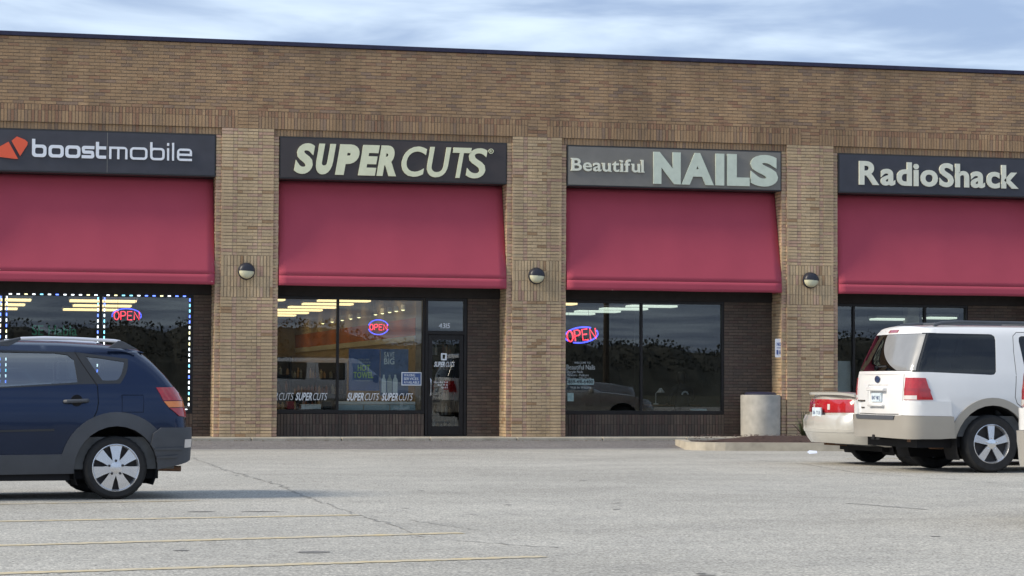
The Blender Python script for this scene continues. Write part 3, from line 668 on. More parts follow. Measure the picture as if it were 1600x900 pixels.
t = thing('window_lettering', 'small pale lines of lettering on the nail shop window under the OPEN sign', 'lettering', (0, 0, 0)); L_ = [('WELCOME TO', 12.70, 1.70, .040, .36), ('Beautiful Nails', 12.53, 1.575, .10, .63), ('Acrylic Nails', 12.54, 1.50, .05, .35), ('Manicure - Pedicure', 12.54, 1.43, .05, .48), ('Waxing - Gift Cards', 12.54, 1.36, .05, .54), ('Open 7 days - Walk ins', 12.54, 1.295, .045, .61), ('Walk Ins Welcome', 12.62, 1.165, .05, .45)]
t.location = (12.53, GY, 1.16)
for s, x, z, h, wd in L_: m_ = MB(); text_line(m_, s, x-12.53, z-1.16, h, 0, .004, .004, 0, wd); m_.build('text_line', 'decaldim', t)
t = thing('phone_strip', 'pale strip with a phone number on the nail shop window', 'sticker', (12.55, GY, 1.25))
m_ = MB(); m_.box(0, .585, 0, .004, 0, .125); m_.build('backing', mk('strip_teal', (.30, .42, .42), .5), t)
m_ = MB(); text_line(m_, '859-491-6400', .02, .025, .075, -.005, .004, .012, 0, .545); m_.build('number', 'decaldark', t)
m_ = MB(); m_.box(12.553, 12.69, GY, GY+.004, .895, 1.072); tag(m_.build('window_card', mk('card_teal', (.36, .48, .46), .5, col2=(.2, .32, .33), vscale=14)), 'small pale card at the bottom left of the nail shop window', 'card')
m_ = MB(); text_line(m_, 'SE Habla', 1.33, 2.20, .20, SY+.14, .004, .01, 0, .90)
tag(m_.build('window_lettering', 'decalgreen'), 'dim green lettering inside the window above the blue car', 'lettering')
# posters hang just inside the glass
PY = SY+.16
t = thing('hanging_poster', 'large dark blue HOT TOWEL poster hanging in the haircut shop window', 'poster', (7.84, PY, 1.0))
m_ = MB(); m_.box(0, .66, 0, .006, .10, .98); m_.build('sheet', 'poster', t)
m_ = MB(); text_line(m_, 'HOT', .19, .52, .12, -.006, .004, .02, 0, .26); text_line(m_, 'TOWEL', .10, .37, .12, -.006, .004, .02, 0, .42); m_.build('headline', 'lime', t)
m_ = MB(); text_line(m_, 'enjoy our', .2, .74, .045, -.006, .004, 0, 0, .24); text_line(m_, 'signature', .2, .68, .045, -.006, .004, 0, 0, .26); text_line(m_, 'refresher', .13, .3, .03, -.006, .004, 0, 0, .34); m_.build('small_print', 'decaldim', t)
t = thing('hanging_poster', 'blue SAVE BIG poster with bottles hanging right of the HOT TOWEL poster', 'poster', (8.51, PY, 1.0))
m_ = MB(); m_.box(0, .60, 0, .006, .0, .98); m_.build('sheet', 'poster2', t)
m_ = MB(); text_line(m_, 'SAVE', .08, .80, .11, -.006, .004, .015, 0, .22); text_line(m_, 'BIG', .08, .66, .12, -.006, .004, .02, 0, .22); m_.build('headline', 'decal', t)
for x, w_, mt in ((.03, .09, 'decal'), (.15, .10, 'decaldim'), (.27, .10, 'decal')):
    m_ = MB(); outline(m_, [[(0, 0), (w_, 0), (w_, .27), (w_*.7, .33), (w_*.7, .38), (w_*.3, .38), (w_*.3, .33), (0, .27)]], x, .06, 1, 1, -.006, .004); m_.build('printed_bottle', mt, t)
t = thing('window_notice', 'small framed notice WAXING SERVICES AVAILABLE beside the glass door', 'notice', (8.945, GY, 1.215))
m_ = MB(); outline(m_, [[(0, 0), (.43, 0), (.43, .28), (0, .28)], [(.02, .02), (.41, .02), (.41, .26), (.02, .26)]], 0, 0, 1, 1, 0, .004); m_.build('border', 'decal', t)
m_ = MB(); m_.box(.02, .41, .001, .004, .02, .26); m_.build('backing', 'poster', t)
m_ = MB()
for s, z, wd in (('WAXING', .19, .24), ('SERVICES', .115, .31), ('AVAILABLE', .04, .33)): text_line(m_, s, .05, z, .052, -.005, .004, .012, 0, wd)
m_.build('wording', 'decal', t)
# low white display ledge behind the haircut shop window
t = thing('display_ledge', 'low pale display ledge inside the haircut shop window', 'ledge', (7.62, SY+.2, .155))
m_ = MB(); m_.box(0, 1.66, 0, .4, .66, .72); m_.build('top', 'white', t, bevel=.01)
for q in range(3): m_ = MB(); m_.box(.005+q*.554, .545+q*.554, .01, .03, .02, .655); m_.build('front_panel', mk('ledge_panel', (.42, .50, .52), .5), t)
# round the glass of the first window: a rope of lights, each diode its own
t = thing('light_rope', 'rope of white and blue lights outlining the panes of the leftmost window', 'light rope', (0, SY+.012, 0))
bead = MB(); bead.box(-.03, .03, -.006, .006, -.0115, .0115); beads = {}
def led(x, z, vert):
    r = random.random(); mt = 'ledw' if r < .48 else 'ledb' if r < .75 else 'ledc' if r < .9 else 'ledy'
    if mt not in beads: o = bead.build('diode', mt, t); beads[mt] = o.data
    else: o = bpy.data.objects.new('diode', beads[mt]); COL.objects.link(o); o.parent = t
    o.location = (x, 0, z); o.rotation_euler = (0, PI/2 if vert else 0, 0)
for a, b_ in ((.20, .70), (.82, 2.64), (2.77, 4.50)):
    x = a+.07
    while x < b_-.02: led(x, 3.025, False); x += .155
    for X in (a, b_):
        z = 2.95
        while z > .74: led(X, z, True); z -= .113
    led(b_-.06, .70, False)
m_ = MB()
for a, b_ in ((.20, .70), (.82, 2.64), (2.77, 4.50)):
    m_.tube([(a, .01, .70), (a, .01, 3.025), (b_, .01, 3.025), (b_, .01, .70)], .006, 5)
m_.build('cable', 'black', t)

# neon OPEN signs
STK = {'O': [[(.5+.5*math.cos(a), .5+.5*math.sin(a)) for a in [2*PI*q/14 for q in range(15)]]], 'P': [[(0, 0), (0, 1), (.6, 1), (.9, .9), (.95, .75), (.9, .58), (.6, .48), (0, .48)]],
       'E': [[(.95, 0), (0, 0), (0, 1), (.95, 1)], [(0, .52), (.8, .52)]], 'N': [[(0, 0), (0, 1), (1, 0), (1, 1)]]}
def neon(label, x0, x1, z0, z1, tilt, ring, lh, arcs):
    cx, cz = (x0+x1)/2, (z0+z1)/2; t = thing('neon_open_sign', label, 'neon sign', (cx, SY+.12, cz), group='neon OPEN signs'); t.rotation_euler = (0, -tilt, 0)
    rx, rz = (x1-x0)/2, (z1-z0)/2
    for a0, a1 in arcs:
        k = MB(); k.tube([(rx*math.cos(a0+(a1-a0)*q/24), 0, rz*math.sin(a0+(a1-a0)*q/24)) for q in range(25)], ring, 8); k.build('blue_tube', 'neonblue', t, True)
    lw, gp = rx*.34, rx*.12; x = -(4*lw+3*gp)/2
    for ch in 'OPEN':
        k = MB()
        for s in STK[ch]: k.tube([(x+p[0]*lw, -.012, (p[1]-.5)*lh) for p in s], ring*1.05, 6)
        k.build('letter', 'neonred', t, True); x += lw+gp
    k = MB(); k.box(-rx*.75, rx*.75, .03, .04, -.02, .02); k.tube([(-rx*.6, .035, 0), (-rx*.6, .035, rz+.35)], .003, 4); k.tube([(rx*.6, .035, 0), (rx*.6, .035, rz+.35)], .003, 4); k.build('holder', 'black', t)
neon('glowing OPEN neon sign in the lighted leftmost window', 2.93, 3.52, 2.47, 2.76, 0, .011, .17, ((-.35, PI+.2),))
neon('small oval OPEN neon sign hanging in the haircut shop window', 8.24, 8.67, 2.28, 2.59, 0, .010, .12, ((.25, PI-.25), (PI+.25, 2*PI-.25)))
neon('tilted OPEN neon sign with blue oval in the nail shop window', 12.50, 13.24, 2.15, 2.48, .12, .016, .23, ((.9, PI+.6), (PI+1.0, 2*PI+.4)))

# ceiling tubes and spot lamps inside
ORD = ['nearest the window', 'second from the window', 'third from the window', 'fourth from the window', 'fifth from the window', 'sixth from the window', 'seventh from the window', 'farthest from the window']
def tubes(x0, x1, y, z, mat, label, group):
    t = thing('ceiling_light', label, 'ceiling light', ((x0+x1)/2, y, z), group=group); h = (x1-x0)/2
    k = MB(); k.box(-h, h, -.27, .27, .01, .07); k.build('housing', 'white', t)
    k = MB(); k.box(-h+.02, h-.02, -.24, .24, -.032, .008); k.build('diffuser', mat, t, bevel=.01)
for j in range(8):
    tubes(8.05-.02*j, 9.30-.02*j, 48.7+2.35*j, 3.20, 'tube', 'warm ceiling tube light beside the orange band, '+ORD[j], 'tubes along the right side of the haircut shop')
    tubes(6.15, 7.25, 48.7+2.35*j, 3.20, 'tube', 'warm ceiling tube light on the left side of the haircut shop, '+ORD[j], 'tubes along the left side of the haircut shop')
for j in range(4): tubes(14.15-.08*j, 15.25-.1*j, 48.6+1.9*j, 2.99, 'tubecool', 'pale ceiling tube light in the nail shop, '+ORD[j], 'tubes in the nail shop')
tubes(12.5, 13.0, 48.7, 3.02, 'tube', 'short warm ceiling light at the left end of the nail shop', 'tubes in the nail shop')
for j, (a, b_, a2, b2, y) in enumerate(((2.1, 3.5, .35, 1.35, 48.7), (2.3, 3.6, .4, 1.3, 51.6), (2.2, 3.5, .4, 1.2, 54.4))):
    tubes(a, b_, y, 2.95, 'tube', 'ceiling tube light in the leftmost shop, '+ORD[j], 'tubes in the leftmost shop')
    tubes(a2, b2, y, 2.95, 'tube', 'ceiling tube light at the far left of the leftmost shop, '+ORD[j], 'tubes in the leftmost shop')
tubes(20.3, 21.2, 49.6, 2.80, 'tubecool', 'pale tube light left of the post behind the white SUV', 'tubes in the rightmost shop'); tubes(21.3, 22.0, 48.9, 2.82, 'tubecool', 'pale tube light right of the post behind the white SUV', 'tubes in the rightmost shop')
for j, y in enumerate((48.8, 49.6, 50.4, 51.3, 52.2, 54.5, 55.7, 57.0, 58.6, 60.2)):
    t = thing('spot_lamp', ['nearest', 'second nearest', 'third nearest', 'fourth nearest', 'fifth nearest', 'sixth nearest', 'fourth farthest', 'third farthest', 'second farthest', 'farthest'][j]+' small yellow spot lamp in the row by the orange band', 'spot lamp', (9.18, y, 2.93), group='spot lamps along the orange band')
    k = MB(); k.lathe([(.0, .02), (.045, .02), (.06, -.09), (.05, -.09), (.0, -.05)], 12); k.build('shade', 'white', t, 40)
    k = MB(); k.lathe([(0, -.11), (.035, -.10), (.048, -.075), (0, -.06)], 12); k.build('bulb', 'spot', t, True)
# shelf of bottles behind the glass door and shelves along the partition
def shelf(label, x0, x1, y, seed, nz=6, z1=2.05):
    R_ = random.Random(seed); t = thing('product_shelf', label, 'shelf', (x0, y, .155)); w_ = x1-x0
    for xx in (0, w_-.03): k = MB(); k.box(xx, xx+.03, 0, .35, 0, z1); k.build('upright', 'black', t)
    k = MB(); k.box(.03, w_-.03, .34, .35, 0, z1); k.build('back', 'roomdark', t)
    for q in range(nz):
        z = .08+q*(z1-.1)/nz; k = MB(); k.box(.03, w_-.03, 0, .34, z, z+.02); k.build('board', 'black', t)
        x = .05
        while x < w_-.1:
            bw = R_.uniform(.045, .085); h = R_.uniform(.12, .25); 
            if R_.random() < .85:
                k = MB(); k.lathe([(0, 0), (bw/2, 0), (bw/2, h*.72), (bw*.2, h*.82), (bw*.2, h), (0, h)], 10, (x+bw/2, .08, z+.021))
                k.build('bottle', R_.choice(PROD), t, 40)
            x += bw+.012
PROD = [mk('product_%d' % i, c, .4) for i, c in enumerate(((.5, .45, .35), (.6, .6, .58), (.25, .12, .08), (.08, .08, .09), (.45, .32, .2), (.3, .35, .4)))]
shelf('tall product shelf seen through the glass door of the haircut shop', 9.68, 10.42, 49.2, 3)
shelf('product shelf seen through the left pane of the haircut shop', 6.1, 7.3, 52.5, 4, 4, 1.7)
shelf('product shelf in the middle of the haircut shop floor', 7.5, 8.9, 54.5, 5, 4, 1.6)
# boxes on the window ledge of the haircut shop
for x, w_, h, mt, l in ((6.55, .16, .16, mk('red_pack', (.35, .02, .03), .4), 'red pack standing at the foot of the left haircut shop pane'), (6.85, .42, .10, 'white', 'white tray at the foot of the left haircut shop pane'), (7.3, .2, .17, 'black', 'black box at the foot of the left haircut shop pane')):
    k = MB(); k.box(x, x+w_, SY+.22, SY+.42, .71, .71+h); k.box(x-.005, x+w_+.005, SY+.215, SY+.425, .71+h*.75, .712+h); o = k.build('display_box', mt, bevel=.008); tag(o, l, 'box')
t = thing('display_ledge', 'long low dark ledge behind the left pane of the haircut shop', 'ledge', (5.9, SY+.2, .155))
k = MB(); k.box(0, 1.66, 0, .35, .50, .552); k.build('top', 'roomdark', t)
for q in range(2): k = MB(); k.box(.1+q*1.3, .2+q*1.3, .05, .3, 0, .499); k.build('support', 'black', t)
# white paper hung low in the rightmost shop window, dark post
k = MB(); k.box(18.50, 19.03, SY+.15, SY+.156, .75, 1.80); tag(k.build('paper_sheet', mk('paper', (.55, .58, .6), .6, var=.1, vscale=3)), 'pale paper sheet in the window just right of the third pillar', 'paper')
k = MB(); k.box(21.0, 21.28, 49.2, 49.45, .155, 3.3); k.box(20.97, 21.31, 49.17, 49.48, .155, .3); tag(k.build('interior_post', 'concrete'), 'grey square post inside the rightmost shop', 'post')

# person seated at a manicure table in the nail shop
def skin_body(name, J, E_, mat, parent, sub=2):
    me = bpy.data.meshes.new(name); me.from_pydata([j[:3] for j in J], E_, []); o = bpy.data.objects.new(name, me); COL.objects.link(o); o.parent = parent
    me.materials.append(M[mat]); s = o.modifiers.new('skin', 'SKIN'); s.use_smooth_shade = True
    me.skin_vertices.new() if not me.skin_vertices else None
    for i, j in enumerate(J): me.skin_vertices[0].data[i].radius = (j[3], j[4] if len(j) > 4 else j[3]); 
    me.skin_vertices[0].data[0].use_root = True
    u = o.modifiers.new('sub', 'SUBSURF'); u.levels = sub; u.render_levels = sub; return o
t = thing('person', 'seated person in a black jacket with a pale arch print, inside the nail shop', 'person', (15.62, 49.25, .155), math.radians(8))
J = [(0, 0, .50, .17, .14), (0, .0, .72, .16, .13), (0, -.01, .95, .19, .12), (0, .02, 1.05, .12, .09), (0, .03, 1.12, .055), (0, .05, 1.20, .075, .085), (0, .05, 1.31, .07, .08),
     (-.20, .02, 1.02, .07), (-.30, .06, .78, .055), (-.18, .28, .68, .042), (.20, .02, 1.02, .07), (.30, .06, .78, .055), (.18, .28, .68, .042),
     (-.10, .08, .48, .11), (-.13, .45, .46, .08), (-.13, .47, .10, .055), (.10, .08, .48, .11), (.13, .45, .46, .08), (.13, .47, .10, .055), (-.13, .56, .05, .045), (.13, .56, .05, .045)]
E_ = [(0, 1), (1, 2), (2, 3), (3, 4), (4, 5), (5, 6), (3, 7), (7, 8), (8, 9), (3, 10), (10, 11), (11, 12), (0, 13), (13, 14), (14, 15), (0, 16), (16, 17), (17, 18), (15, 19), (18, 20)]
bd = skin_body('body', J, E_, 'cloth', t)
k = MB(); k.lathe([(.0, .13), (.06, .12), (.10, .06), (.105, 0), (.10, -.07), (.07, -.13), (.0, -.14)], 16, (0, .04, 1.28)); k.build('hair', 'hair', t, True)
k = MB(); outline(k, [arc(0, 0, .09, 0, 180, 10)+arc(0, 0, .055, 180, 0, 10)], 0, .88, 1, 1, -.145, .006); k.build('jacket_print', 'decal', t)
for s in (-1, 1):
    Jh = [(s*.18, .28, .68, .036, .02), (s*.17, .36, .68, .042, .018), (s*.165, .40, .68, .036, .014)]; Eh = [(0, 1), (1, 2)]
    for q in range(4): b0 = len(Jh); Jh += [(s*.165-.028+q*.019, .42, .68, .009), (s*.165-.030+q*.020, .455, .675, .008), (s*.165-.030+q*.020, .48+(q in (1, 2))*.008, .663, .007)]; Eh += [(2, b0), (b0, b0+1), (b0+1, b0+2)]
    b0 = len(Jh); Jh += [(s*.13, .36, .675, .010), (s*.11, .395, .67, .009)]; Eh += [(1, b0), (b0, b0+1)]
    skin_body('hand', Jh, Eh, 'skin', t, 1)
t = thing('chair', 'dark swivel chair under the person in the nail shop', 'chair', (15.62, 49.25, .155))
k = MB(); k.box(-.24, .24, -.2, .28, .30, .355); k.build('seat', 'black', t, bevel=.03)
k = MB(); k.lathe([(.03, .04), (.03, .30)], 10); k.build('stem', 'frame', t)
for q in range(5): a = 2*PI*q/5; k = MB(); k.tube([(0, 0, .07), (.26*math.cos(a), .26*math.sin(a), .03)], .02, 6); k.build('leg', 'frame', t)
t = thing('manicure_table', 'dark manicure table in front of the seated person', 'table', (15.6, 49.95, .155))
k = MB(); k.box(-.6, .6, -.25, .25, .62, .66); k.build('top', mk('table_top', (.22, .13, .08), .4), t, bevel=.01)
for x in (-.55, .5): k = MB(); k.box(x, x+.05, -.22, .22, 0, .619); k.build('side_panel', 'black', t)
t = thing('desk_lamp', 'small pale desk lamp left of the seated person in the nail shop', 'lamp', (15.2, 49.9, .816))
k = MB(); k.lathe([(0, 0), (.07, 0), (.06, .02), (0, .025)], 16); k.build('base', 'white', t, 40); k = MB(); k.tube([(0, 0, .02), (0, 0, .25), (.08, -.04, .34)], .009, 6); k.build('arm', 'white', t); k = MB(); k.lathe([(.025, .1), (.09, 0), (.085, 0), (.02, .095)], 16, (.1, -.05, .27)); k.build('shade', 'white', t, 40)
# blue tray on the nail shop sill
k = MB(); k.box(15.4, 15.72, SY+.2, SY+.36, .70, .72); k.box(15.4, 15.72, SY+.2, SY+.21, .72, .74); k.box(15.4, 15.72, SY+.35, SY+.36, .72, .74); tag(k.build('tray', mk('tray_teal', (.28, .4, .42), .5)), 'pale teal tray low in the nail shop window', 'tray')
t = thing('sill_shelf', 'dark sill shelf inside the nail shop window', 'shelf', (12.5, SY+.19, .155)); k = MB(); k.box(0, 3.5, 0, .2, .52, .544); k.build('board', 'black', t)
for x in (.2, 1.7, 3.2): k = MB(); k.box(x, x+.04, .02, .18, 0, .519); k.build('bracket', 'black', t)

# ------------------------------------------------------------------ on the pavement
t = thing('concrete_bin', 'squat round concrete litter bin with dark lid beside the third pillar', 'litter bin', (16.70, 47.10, .15))
k = MB(); k.lathe([(0, .0), (.418, 0), (.425, .02), (.43, .86), (.425, .895), (.40, .90), (.34, .90)], 40); k.build('drum', 'concrete', t, 40)
k = MB(); k.lathe([(.345, .89), (.345, .93), (.30, .955), (.14, .965), (.13, .94)], 36); k.build('lid', 'binlid', t, 40)
k = MB(); k.lathe([(.135, .945), (0, .90)], 24); k.build('opening', 'black', t)
t = thing('wall_notice', 'small white and blue notice on the pillar above the concrete bin', 'notice', (17.10, FY+.085, 2.06))
k = MB(); outline(k, [rrect(-.085, -.20, .085, .20, .02)], 0, 0, 1, 1, 0, .006); k.build('plate', 'let_white', t)
k = MB(); text_line(k, 'NO', -.05, .05, .07, -.005, .004, .015, 0, .10); k.box(-.055, -.02, -.005, -.001, -.14, -.04); k.box(-.005, .055, -.005, -.001, -.07, -.055); k.box(-.005, .055, -.005, -.001, -.10, -.085); k.box(-.005, .055, -.005, -.001, -.13, -.115)
k.box(-.055, .055, -.005, -.001, .0, .012); k.build('printing', mk('print_blue', (.05, .09, .3), .5), t)
t = thing('spiky_plant', 'spiky green plant on the mulch island left of the silver sedan', 'plant', (16.38, 43.6, .20))
lv = {}
for j in range(46):
    a = random.uniform(0, 2*PI); ln = random.uniform(.3, .62); sp_ = random.uniform(.1, .95); k = MB()
    d_ = Vector((math.cos(a), math.sin(a), 0)); n_ = Vector((-d_.y, d_.x, 0)); vs = []
    for q in range(5):
        u = q/4; p = d_*(ln*sp_*u)+Vector((0, 0, ln*(1-.45*sp_)*u*(1.25-.35*u*sp_))); ww = .016*(1-u)**.6+.001
        vs += [tuple(p+n_*ww+Vector((0, 0, .004))), tuple(p), tuple(p-n_*ww+Vector((0, 0, .004)))]
    k.add(vs, [(3*q+e, 3*q+e+1, 3*q+e+4, 3*q+e+3) for q in range(4) for e in (0, 1)]); k.build('leaf', 'leaf', t)
k = MB(); k.add([(0, 0, 0), (.16, .02, .01), (.18, .10, .05), (.05, .13, .06), (-.02, .07, .03)], [(0, 1, 2), (0, 2, 3), (0, 3, 4)])
o = k.build('paper_scrap', mk('scrap_white', (.7, .74, .85), .6)); o.location = (14.98, 39.6, .006); tag(o, 'scrap of white litter lying at the kerb by the sedan', 'litter')

# ------------------------------------------------------------------ what the windows reflect: the far side of the lot
t = thing('utility_pole', 'wooden utility pole across the lot, mirrored in the nail shop window', 'pole', (30.2, -12, 0))
k = MB(); k.tube([(0, 0, -.3), (0, 0, 5), (.05, 0, 10.5)], .17, 10, r1=.11); k.build('shaft', 'wood', t, True)
k = MB(); k.box(-1.1, 1.1, .1, .22, 9.3, 9.45); k.build('crossarm', 'wood', t)
for x in (-1, -.5, .5, 1): k = MB(); k.lathe([(.03, 9.45), (.05, 9.5), (.03, 9.6), (0, 9.62)], 8, (x, .16, 0)); k.build('insulator', 'white', t)
hz = lambda x: 8.2+1.4*math.sin(x*.017+1)+1.2*math.sin(x*.051)+.8*math.sin(x*.13+2)+.5*math.sin(x*.37)+.35*abs(math.sin(x*.43+.9*math.sin(x*.11)))*(1+math.sin(x*.07))+.2*abs(math.sin(x*1.13+1))-.4
k = MB(); R_ = random.Random(8); vs = []; fs = []; nx = 900
for i in range(nx+1):
    x = -80+i*.6
    for y, f in ((-235, 0), (-240, .45), (-248, .86), (-256, .96), (-290, .2)): vs.append((x, y, hz(x)*f*R_.uniform(.99, 1.01)-.05))
fs = [(i*5+j, i*5+j+1, i*5+j+6, i*5+j+5) for i in range(nx) for j in range(4)]
k.add(vs, fs); vs = []; fs = []
for i in range(60000):
    x = R_.uniform(-75, 455); u = R_.random(); h = hz(x); z = h*(.5+.56*u)+R_.gauss(0, .25); y = -240-16*u+R_.uniform(-3, 3); s = R_.uniform(.08, .3)
    if u > .7 and R_.random() < .35+.4*math.sin(x*.9)*math.sin(x*.23): continue
    a, b_ = Vector((R_.gauss(0, 1), R_.gauss(0, .5), R_.gauss(0, 1))).normalized()*s, Vector((R_.gauss(0, 1), R_.gauss(0, .5), R_.gauss(0, 1))).normalized()*s
    o_ = len(vs); p = Vector((x, y, z)); vs += [tuple(p-a), tuple(p+b_), tuple(p+a), tuple(p-b_)]; fs.append((o_, o_+1, o_+2, o_+3))
k.add(vs, fs)
o = k.build('far_woods', 'tree'); o['kind'] = 'stuff'; tag(o, 'dark wooded rise far across the lot, mirrored in the shop windows', 'woods')

# ------------------------------------------------------------------ cars: a shell unrolled from the rear centre line round the side to the nose
M['navy'] = mk('navy_paint', (.014, .026, .062), .27, .75, var=.05, vscale=2, coat=.35)
M['carwhite'] = mk('white_car_paint', (.74, .74, .74), .35, 0, var=.03, vscale=2, coat=.8)
M['beige'] = mk('beige_car_paint', (.36, .335, .295), .35, .2, var=.06, vscale=2, coat=.6)
M['champagne'] = mk('champagne_paint', (.62, .60, .55), .3, .4, var=.04, vscale=2, coat=.9)
M['darkcar'] = mk('black_car_paint', (.015, .016, .02), .3, .2, coat=1)
M['clad'] = mk('grey_cladding', (.062, .068, .080), .6, var=.1, vscale=5, bump=.1, bscale=300)
M['trim'] = mk('black_trim', (.022, .024, .028), .5)
M['seam'] = mk('seam_shadow', (.006, .006, .008), .9)
M['tyre'] = mk('tyre_rubber', (.018, .018, .019), .85, var=.25, vscale=14, bump=.3, bscale=120)
M['rimsilver'] = mk('silver_wheel', (.66, .67, .70), .26, .75, var=.05)
M['rimdark'] = mk('brake_dark', (.035, .033, .035), .6, .3)
M['redlens'] = mk('red_lens', (.38, .010, .016), .15, coat=1, var=.15, vscale=25)
M['redlens2'] = mk('dark_red_lens', (.32, .012, .02), .15, coat=1)
M['amberlens'] = mk('amber_lens', (.75, .20, .02), .15, coat=1)
M['clearlens'] = mk('clear_lens', (.62, .58, .55), .15, coat=1)
M['chrome'] = mk('chrome', (.75, .76, .78), .18, 1)
M['railsilver'] = mk('rail_silver', (.72, .73, .78), .35, .3)
M['carglass'] = glass('car_glass', (.66, .76, .78), .22)
M['privacy'] = glass('privacy_glass', (.10, .11, .12), .055)
M['seat'] = mk('seat_cloth', (.11, .115, .12), .9, var=.2)
M['plate'] = mk('licence_plate', (.45, .55, .62), .5, col2=(.68, .74, .78), vscale=18)
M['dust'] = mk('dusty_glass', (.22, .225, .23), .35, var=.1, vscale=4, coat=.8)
M['rust'] = mk('rusty_exhaust', (.22, .12, .07), .7, .4, var=.4, vscale=20)
M['oval'] = mk('emblem_blue', (.03, .05, .12), .3, .3)

def smooth(zs, vs, w=.05):
    zs = np.array(zs, float); vs = np.array(vs, float)
    return lambda z: float(np.mean([np.interp(z+q*w, zs, vs) for q in (-1, -.5, 0, .5, 1)]))
class Shell:
    def __init__(s, hw, xr, xf, rc, rf, bulge=.05, fbulge=.12, bl=.7, kr=.03, kf=.05, xm=(.3, 2.2)):
        s.hw, s.xr, s.xf, s.rc, s.rf, s.bulge, s.fb, s.bl, s.kr, s.kf, s.xm = hw, xr, xf, rc, rf, bulge, fbulge, bl, kr, kf, xm
    def setup(s, zm):
        s.A = s.xr(zm)+s.rc; s.B = s.xf(zm)-s.rf; s.h0 = s.hw(zm)
        s.smin = s.A-s.rc*PI/2-(s.h0-s.rc); s.smax = s.B+s.rf*PI/2+(s.h0-s.rf)
    def HW(s, x, z):
        a = max(0, s.xm[0]-x); b = max(0, x-s.xm[1]); return s.hw(z)-s.kr*a*a-s.kf*b*b
    def pt(s, u, z):
        xr = s.xr(z); xf = s.xf(z); A, B, bl = s.A, s.B, s.bl
        if A <= u <= B:
            if u < A+bl: t = (u-A)/bl; x = (xr+s.rc)*(1-t)+(A+bl)*t
            elif u > B-bl: t = (u-B+bl)/bl; x = (B-bl)*(1-t)+(xf-s.rf)*t
            else: x = u
            return Vector((x, s.HW(x, z), z))
        if u < A:
            cx = xr+s.rc; h = s.HW(cx, z); cy = h-s.rc; th = (A-u)/s.rc
            if th <= PI/2: return Vector((cx-s.rc*math.sin(th), cy+s.rc*math.cos(th), z))
            q = min(1, (A-s.rc*PI/2-u)/(s.h0-s.rc)); y = cy*(1-q); return Vector((xr-s.bulge*(1-(1-q)**2), y, z))
        cx = xf-s.rf; h = s.HW(cx, z); cy = h-s.rf; th = (u-B)/s.rf
        if th <= PI/2: return Vector((cx+s.rf*math.sin(th), cy+s.rf*math.cos(th), z))
        q = min(1, (u-B-s.rf*PI/2)/(s.h0-s.rf)); y = cy*(1-q); return Vector((xf+s.fb*(1-(1-q)**2), y, z))
    def nrm(s, u, z):
        e = .004; d1 = s.pt(u+e, z)-s.pt(u-e, z); d2 = s.pt(u, z+e)-s.pt(u, z-e); n = d2.cross(d1)   # outwards for y>0
        return n.normalized() if n.length > 1e-9 else Vector((0, 1, 0))
    def sx(s, x, z):
        xr = s.xr(z); xf = s.xf(z)
        if x < s.A+s.bl:
            u = s.A+s.bl*(x-(xr+s.rc))/(s.A+s.bl-(xr+s.rc))
            if u < s.A: u = s.A-s.rc*math.asin(min(1, max(0, (xr+s.rc-x)/s.rc)))
            return u
        if x > s.B-s.bl:
            u = s.B-s.bl+s.bl*(x-(s.B-s.bl))/((xf-s.rf)-(s.B-s.bl))
            if u > s.B: u = s.B+s.rf*math.asin(min(1, max(0, (x-(xf-s.rf))/s.rf)))
            return u
        return x
    def sy(s, y, z, front=False):
        if front: h = s.HW(s.xf(z)-s.rf, z)-s.rf; return s.B+s.rf*PI/2+(s.h0-s.rf)*(1-y/h)
        h = s.HW(s.xr(z)+s.rc, z)-s.rc; return s.A-s.rc*PI/2-(s.h0-s.rc)*(1-y/h)
    def poly(s, P):
        o = []
        for p in P:
            if isinstance(p[0], str):
                o.append((p[1] if p[0] == 's' else s.sy(p[1], p[2], p[0] == 'f'), p[2]))
            else: o.append((s.sx(p[0], p[1]), p[1]))
        return o
def dens(P, d=.05):
    o = []
    for i in range(len(P)):
        a, b = P[i], P[(i+1) % len(P)]; n = max(1, int(math.dist(a, b)/d))
        o += [(a[0]+(b[0]-a[0])*k/n, a[1]+(b[1]-a[1])*k/n) for k in range(n)]
    return o
def inside(P, Q):
    x, y = Q[:, 0], Q[:, 1]; r = np.zeros(len(Q), bool); n = len(P)
    for i in range(n):
        (x0, y0), (x1, y1) = P[i], P[(i+1) % n]
        if y0 == y1: continue
        c = ((y0 > y) != (y1 > y)) & (x < (x1-x0)*(y-y0)/(y1-y0)+x0); r ^= c
    return r
def line(P, w=.008):
    """thin ribbon along a polyline in the unrolled plane (door gaps)"""
    a = []; b = []
    for i, p in enumerate(P):
        q0 = P[max(0, i-1)]; q1 = P[min(len(P)-1, i+1)]; d = math.dist(q0, q1) or 1; nx, ny = -(q1[1]-q0[1])/d, (q1[0]-q0[0])/d
        a.append((p[0]+nx*w/2, p[1]+ny*w/2)); b.append((p[0]-nx*w/2, p[1]-ny*w/2))
    return a+b[::-1]
